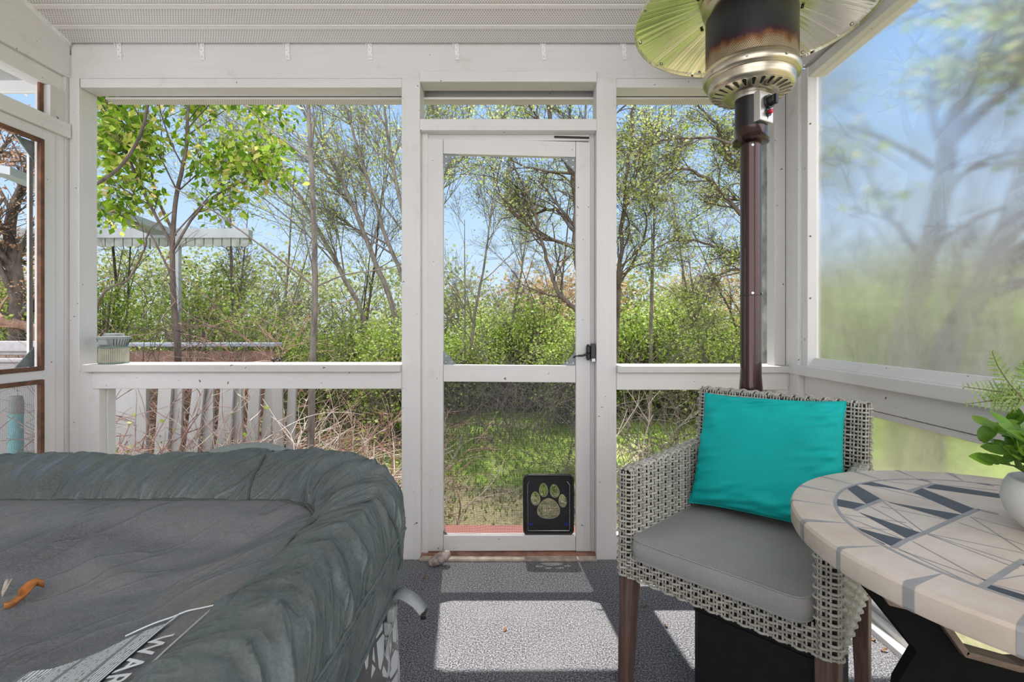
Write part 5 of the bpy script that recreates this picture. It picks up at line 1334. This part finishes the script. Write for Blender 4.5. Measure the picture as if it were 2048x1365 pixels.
# curly willow behind the door
D = 6.0
oc = dict(lev=2, wig=.09, kids=(8, 7, 0), leafn=20, lspread=.04, seg=.09, up=-.02, rmin=.0025, klen=.8, curl=.16, spread=(.4, .9), jit=.035)
tree('curly_willow', 'dark twisted willow with squiggly branches behind the screen door', 'tree', G(1215, D),
     [('pts', [G(1190, D), at(1160, 650, D), at(1120, 590, D), at(1100, 540, D), at(1080, 470, D), at(1060, 400, D), at(1030, 340, D), at(1010, 250, D)], .034, .008, 18, 2, .25),
      ('pts', [G(1190, D), at(1165, 600, D), at(1152, 480, D), at(1150, 360, D), at(1120, 300, D), at(1100, 230, D), at(1075, 120, D)], .060, .02, 18, 2, .3),
      ('pts', [at(1152, 470, D), at(1110, 420, D+.2), at(1050, 430, D+.3), at(1010, 400, D+.3), at(980, 330, D+.3)], .022, .007, 9, 1, .2),
      ('pts', [at(1160, 560, D), at(1180, 450, D), at(1190, 340, D), at(1170, 210, D), at(1190, 100, D)], .024, .008, 14, 2, .3)],
     oc, M['bark_d'], M['l_young'], 17, .028)
# crab apple to the right
D = 5.6
oc2 = dict(lev=2, wig=.11, kids=(8, 7, 0), leafn=24, lspread=.06, seg=.09, up=.0, rmin=.0022, klen=.9, curl=.10, spread=(.6, 1.2), jit=.03)
tree('crab_apple', 'twiggy crab apple with horizontal tangled limbs behind the heater pole', 'tree', G(1560, D),
     [('pts', [G(1570, D), at(1562, 640, D), at(1550, 500, D), at(1545, 380, D), at(1520, 260, D), at(1500, 120, D)], .07, .03, 12, 2, .4),
      ('pts', [at(1555, 430, D), at(1490, 430, D-.1), at(1440, 380, D-.1), at(1380, 340, D-.1), at(1330, 350, D), at(1270, 400, D)], .030, .006, 18, 2, .1),
      ('pts', [at(1556, 500, D), at(1480, 510, D+.3), at(1420, 490, D+.4), at(1350, 480, D+.4), at(1280, 520, D+.3)], .024, .005, 16, 2, .1),
      ('pts', [at(1558, 600, D), at(1500, 545, D), at(1440, 548, D), at(1410, 600, D), at(1380, 660, D)], .022, .005, 12, 2, .1),
      ('pts', [at(1548, 380, D), at(1470, 330, D+.2), at(1430, 250, D+.2), at(1380, 200, D+.2), at(1330, 170, D+.2)], .026, .006, 18, 2, .1),
      ('pts', [at(1540, 330, D), at(1440, 280, D-.2), at(1340, 280, D-.2), at(1260, 300, D-.2)], .020, .005, 15, 2, .1)],
     oc2, M['bark_d'], M['l_young'], 21, .030)
D = 6.6
tree('slender_tree', 'thin dark upright tree just past the right door post', 'tree', G(1225, D),
     [('pts', [G(1222, D), at(1235, 640, D), at(1242, 500, D), at(1250, 380, D), at(1262, 280, D), at(1268, 200, D), at(1280, 90, D)], .034, .02, 16, 2, .2),
      ('pts', [at(1240, 560, D), at(1280, 500, D), at(1300, 420, D), at(1330, 330, D), at(1345, 200, D)], .018, .006, 14, 2, .2)],
     dict(oc, lev=2), M['bark_d'], M['l_young'], 23, .030)
# the trees outside the cloudy vinyl on the right
M['bark_m'] = bark('mauve_bark', (.06, .05, .055), (.16, .14, .15))
o = dict(lev=2, wig=.06, kids=(4, 4, 0), leafn=9, lspread=.08, seg=.25, up=.05, rmin=.006, klen=1.3, spread=(.6, 1.1), jit=.03)
def R3(px, py, D): return at(px, py, D)
tree('broad_tree', 'big forked tree trunk blurred behind the cloudy vinyl, nearer the corner post', 'tree', (fx(1835, 5.2), 5.2, GZ-.05),
     [('pts', [(fx(1750, 5.2), 5.2, GZ-.05), at(1760, 700, 5.2), at(1790, 560, 5.2), at(1830, 400, 5.2), at(1850, 250, 5.2), at(1900, 120, 5.2), at(1960, -20, 5.2)], .13, .07, 9, 2, .3),
      ('pts', [at(1850, 270, 5.2), at(1940, 200, 5.2), at(2060, 130, 5.2), at(2200, 60, 5.2)], .05, .02, 6, 2, .2),
      ('pts', [at(1800, 520, 5.2), at(1720, 420, 5.2), at(1680, 330, 5.2)], .04, .01, 5, 2, .3),
      ('pts', [at(1830, 400, 5.2), at(1900, 330, 5.2), at(2000, 300, 5.2)], .04, .012, 5, 2, .3)],
     o, M['bark_m'], M['l_young'], 31, .12)
tree('sloping_tree', 'thick leaning trunk blurred behind the cloudy vinyl, farther from the corner post', 'tree', (fx(1850, 4.4), 4.4, GZ-.05),
     [('pts', [(fx(1800, 4.4), 4.4, GZ-.05), at(1840, 720, 4.4), at(1900, 600, 4.4), at(1960, 480, 4.4), at(2010, 330, 4.4), at(2050, 150, 4.4), at(2080, 0, 4.4)], .12, .07, 9, 2, .3),
      ('pts', [at(1960, 480, 4.4), at(2060, 420, 4.4), at(2180, 330, 4.4)], .04, .015, 5, 2, .2),
      ('pts', [at(1990, 400, 4.4), at(1900, 440, 4.4), at(1840, 480, 4.4)], .025, .010, 5, 2, .2)],
     o, M['bark_m'], M['l_young'], 33, .12)
# trees beyond the left screen door
o = dict(lev=2, wig=.08, kids=(7, 6, 0), leafn=24, lspread=.06, seg=.15, up=.05, rmin=.004, klen=.9, spread=(.5, 1.0))
tree('reddish_tree', 'bare tree with orange pink buds beyond the left screen door', 'tree', (fx(20, 5.8), 5.8, GZ-.05),
     [('pts', [(fx(20, 5.8), 5.8, GZ-.05), at(35, 600, 5.8), at(20, 450, 5.8), at(60, 330, 5.8), at(80, 200, 5.8)], .09, .02, 16, 2, .2),
      ('pts', [at(35, 560, 5.8), at(-40, 420, 5.8), at(-20, 330, 5.8), at(40, 260, 5.8)], .05, .012, 14, 2, .1)],
     o, M['bark_d'], M['l_orange'], 35, .032)
tree('bent_limb', 'thick brown crooked limb seen through the left screen door', 'branch', (fx(-40, 4.2), 4.2, GZ),
     [('pts', [(fx(140, 4.2), 4.2, GZ-.05), at(112, 760, 4.2), at(70, 668, 4.2), at(50, 652, 4.2), at(20, 648, 4.2), at(-10, 630, 4.2), at(-60, 560, 4.2)], .045, .035, 6, 1, .3)],
     dict(o, klen=.5, kids=(3, 2, 0)), bark('brown_bark', (.14, .08, .055), (.34, .22, .16)), M['l_shrub'], 36, .04)

# far tree line: each tree a crown of clustered leaves on forked stems
def crown(rg, cx_, cy_, cz, rx, ry_, rz_, n, ncl, sig):
    Cn = rg.normal(0, 1, (ncl, 3)); Cn /= np.linalg.norm(Cn, axis=1, keepdims=True); Cn *= rg.uniform(.35, 1, (ncl, 1))**.5
    Cn = Cn*np.array([rx, ry_, rz_])+np.array([cx_, cy_, cz]); k = rg.integers(0, ncl, n)
    return Cn, Cn[k]+rg.normal(0, 1, (n, 3))*np.array([sig, sig, sig*.7])
def bushy(name, label, cat, D, px, py_top, w_px, n, lmat, bmat, seed, lsize, group, base_py=None, sig=.22, ncl=40, stems=9, yr=None):
    rg = np.random.default_rng(seed); base = (fx(px, D), D, ground_h(fx(px, D), D)-.05); root = thing(name, label, cat, base, 0, group)
    Ht = fh(py_top, D)-base[2]; rx = w_px/F*D/2; z0 = Ht*.05 if base_py is None else fh(base_py, D)-base[2]
    cz = (z0+Ht)/2; Cn, P = crown(rg, 0, 0, cz, rx, yr or rx*.7, (Ht-z0)/2, n, ncl, sig); P[:, 2] = np.maximum(P[:, 2], .1)
    wd = Wood()
    for i in range(min(stems*4, ncl)):
        s_ = np.array([rg.normal(0, rx*.25), rg.normal(0, rx*.2), 0]); m_ = (s_+Cn[i])/2+np.array([0, 0, Ht*.08])+rg.normal(0, .08, 3)*rx; Q = [s_, s_*.5+m_*.5+rg.normal(0, .03, 3)*rx, m_, (m_+Cn[i])/2+rg.normal(0, .04, 3)*rx, Cn[i]]
        wd.tube(Q, .012+.004*D*rg.random(), .004, 4)
        for j in range(3):
            q = np.array(Q[2+j % 2]); wd.tube(walk(rg, q, rg.normal(0, 1, 3)+np.array([0, 0, .6]), rx*.5, .12, .1), .006, .003, 3)
    wd.build('branches', bmat, root); leaves('foliage', P, lsize, lmat, root, rg, .1, .42); return root
rg0 = random.Random(50)
far_words = ['hazy green tree of the distant tree line, %s']
spots = [(-120, 455, 300), (60, 430, 260), (225, 470, 240), (390, 455, 240), (540, 480, 240), (690, 500, 250), (840, 490, 230), (960, 545, 200), (1060, 520, 190), (1160, 500, 200), (1290, 520, 230), (1430, 500, 230), (1560, 490, 240), (1700, 470, 260), (1850, 480, 260), (2010, 460, 280), (2190, 450, 300)]
wh = ['outermost beyond the left wall', 'behind the left screen door', 'behind the maple sapling', 'right of the maple', 'left of the bare sapling', 'right of the bare sapling', 'behind the left door post', 'left side of the screen door view', 'pinkish, centre of the screen door view', 'behind the curly willow', 'just right of the door', 'behind the crab apple', 'behind the corner post', 'behind the vinyl near the corner', 'behind the vinyl below the first trunk', 'behind the vinyl below the leaning trunk', 'last one past the vinyl edge']
for i, (px, py, w) in enumerate(spots):
    pink = i in (8, 9, 1, 11); D = 17+rg0.uniform(-1.5, 2)
    bushy('distant_tree', far_words[0] % wh[i] if not pink else 'budding pink brown tree of the distant tree line, '+wh[i].replace('pinkish, ', ''), 'tree', D, px, py+30, w, 3600, M['l_pink'] if pink else M['l_far'], M['bark_g'], 60+i, .13, 'distant tree line', sig=.5, ncl=70, stems=14)
# mid shrubs: dense green band below eye level
spots = [(215, 540, 170, 6.5), (420, 525, 210, 6.8), (520, 590, 170, 6.0), (600, 620, 150, 7.5), (705, 600, 180, 7.4), (790, 640, 150, 6.2), (905, 640, 170, 8.5), (985, 590, 170, 9.5), (1070, 580, 180, 9.0), (1150, 630, 160, 7.6), (1275, 610, 170, 8.0), (1365, 590, 190, 8.6), (1450, 620, 170, 7.4), (1530, 600, 170, 7.8), (1650, 560, 240, 9.5), (1790, 570, 240, 9.0), (1950, 570, 260, 9.2), (2120, 560, 260, 9.0), (10, 560, 220, 7.0), (-140, 540, 240, 7.0)]
wh = ['at the left edge of the long opening', 'right behind the maple trunk', 'left of the bare sapling', 'directly behind the bare sapling', 'under the leaning stems', 'against the left door post', 'low at the left of the door view', 'left of centre in the door view', 'right of centre in the door view', 'under the curly willow', 'just right of the right door post', 'under the crab apple limbs', 'left of the heater pole', 'behind the heater pole', 'behind the vinyl by the corner post', 'behind the vinyl under the forked tree', 'behind the vinyl under the leaning trunk', 'beyond the far vinyl edge', 'behind the left screen door', 'beyond the left wall']
for i, (px, py, w, D) in enumerate(spots):
    bushy('green_shrub', 'leafy spring shrub '+wh[i], 'shrub', D, px, py+rg0.uniform(-25, 35), w, 6500, M['l_shrub'], M['bark_g'] if i % 2 else M['bark_d'], 90+i, .040 if D < 8 else .048, 'green shrubs behind the lawn', sig=.20, ncl=90, stems=20)
# fine bare brush standing between the shrubs and the tree line
ob = dict(lev=2, wig=.07, kids=(8, 8, 0), leafn=7, lspread=.05, seg=.16, up=.12, rmin=.0022, klen=1.0, spread=(.5, 1.0), jit=.006)
bw = [(250, 330, 7.6, 'behind the maple sapling'), (470, 380, 7.0, 'between the maple and the bare sapling'), (560, 420, 9.0, 'just left of the bare sapling'), (720, 400, 8.6, 'among the leaning stems'), (930, 400, 8.2, 'at the left of the screen door view'), (1010, 440, 9.4, 'in the middle of the screen door view'), (1100, 430, 9.8, 'left of the curly willow trunk'), (1300, 400, 7.4, 'left half of the right opening'), (1400, 430, 8.8, 'middle of the right opening'), (1490, 420, 8.0, 'beside the heater pole'), (1720, 440, 8.0, 'behind the vinyl next to the forked trunk'), (1900, 430, 8.5, 'behind the vinyl between the two trunks')]
for i, (px, py, D, w) in enumerate(bw):
    k1, k2 = rg0.uniform(-60, 60), rg0.uniform(-60, 60)
    tree('bare_tree', 'fine twiggy grey tree barely in leaf '+w, 'tree', G(px, D), [('pts', [G(px, D), at(px+k1*.3, 650, D), at(px+k1*.7, (650+py)/2, D), at(px+k1, py, D), at(px+k1*1.4, py-110, D)], .030, .006, 14, 2, .12), ('pts', [G(px, D), at(px+k2*.3, 660, D), at(px+k2, (650+py)/2+30, D), at(px+k2*1.8, py+40, D)], .022, .005, 12, 2, .12)], ob, M['bark_g'] if i % 3 else M['bark_d'], M['l_young'], 300+i, .032, 'bare trees behind the shrubs')
# bramble canes: bare reddish and pale twigs by the fence
def bramble(label, px, D, n, hgt, spread_, seed, mat, leafn=0, group='bare brambles outside'):
    rg = np.random.default_rng(seed); base = G(px, D); root = thing('bramble', label, 'bramble', base, 0, group); wd = Wood(); tips = []
    for i in range(int(n*1.9)):
        a = rg.uniform(0, 6.28); d = np.array([math.cos(a)*rg.uniform(.2, 1.0), math.sin(a)*.35, rg.uniform(.7, 1.6)]); s_ = np.array([rg.normal(0, spread_), rg.normal(0, spread_*.3), 0])
        L_ = hgt*rg.uniform(.6, 1.25); P = walk(rg, s_, d, L_, .06, .09, -.25); P[:, 1] = np.maximum(P[:, 1], 2.56-D); r_ = rg.uniform(.003, .0075)*(1.3 if D < 3.5 else 1); wd.tube(P, r_, .0018, 4)
        for j in range(int(rg.integers(4, 9))):
            k = rg.integers(len(P)//4, len(P)-1); dd = P[k]-P[k-1]; dd /= np.linalg.norm(dd); Q = walk(rg, P[k], dd+rg.normal(0, .7, 3), L_*rg.uniform(.15, .45), .05, .12, .0); Q[:, 1] = np.maximum(Q[:, 1], 2.53-D); wd.tube(Q, r_*.5, .0012, 3); tips.append(Q[-1]); tips.append(Q[len(Q)//2])
            for j2 in range(2):
                k2 = rg.integers(1, len(Q)-1); wd.tube(walk(rg, Q[k2], Q[k2]-Q[k2-1]+rg.normal(0, .05, 3), L_*.12, .04, .12), r_*.35, .001, 3)
    wd.build('canes', mat, root)
    if leafn: leaves('foliage', np.array(tips)[:leafn], .03, M['l_young'], root, rg)
for a in (('tangle of reddish bare canes next to the pool filter', 300, 3.1, 16, 1.25, .22, 201, M['bark_r']), ('pale bare twigs in front of the picket boards', 370, 2.95, 13, 1.0, .2, 202, M['bark_p']),
          ('reddish brown thicket in front of the brown deck wall', 440, 4.3, 34, 1.7, .45, 203, M['bark_r']), ('pale dry bramble left of the bare sapling', 530, 3.2, 22, 1.05, .3, 204, M['bark_p']),
          ('tall pale canes leaning across the picket boards', 470, 3.05, 12, 1.15, .25, 215, M['bark_p']), ('reddish canes sprawling right of the picket boards', 600, 3.15, 13, 1.0, .3, 216, M['bark_r']),
          ('dark tangled thicket behind the maple trunk', 330, 4.6, 34, 2.0, .5, 205, M['bark_d']), ('brownish bramble right of the bare sapling', 680, 3.6, 20, 1.0, .35, 206, M['bark_r']),
          ('low pale bramble against the left door post', 760, 3.3, 14, .8, .25, 207, M['bark_p']), ('dark thicket behind the bare sapling', 560, 5.2, 34, 1.9, .5, 208, M['bark_d']),
          ('bare bush under the right opening', 1330, 3.6, 24, 1.05, .25, 209, M['bark_g']), ('pale twigs in the corner under the right opening', 1262, 3.1, 9, .85, .12, 210, M['bark_p']),
          ('dark bare thicket low in the right opening', 1440, 5.0, 30, 1.6, .5, 211, M['bark_d']), ('bare brush low behind the screen door', 980, 6.4, 30, 1.6, .6, 212, M['bark_g']),
          ('bare canes outside the left screen door', 50, 3.05, 10, 1.15, .2, 213, M['bark_r']), ('dark thicket beyond the left screen door', 60, 5.0, 34, 2.1, .5, 214, M['bark_d'])):
    bramble(*a, leafn=60)
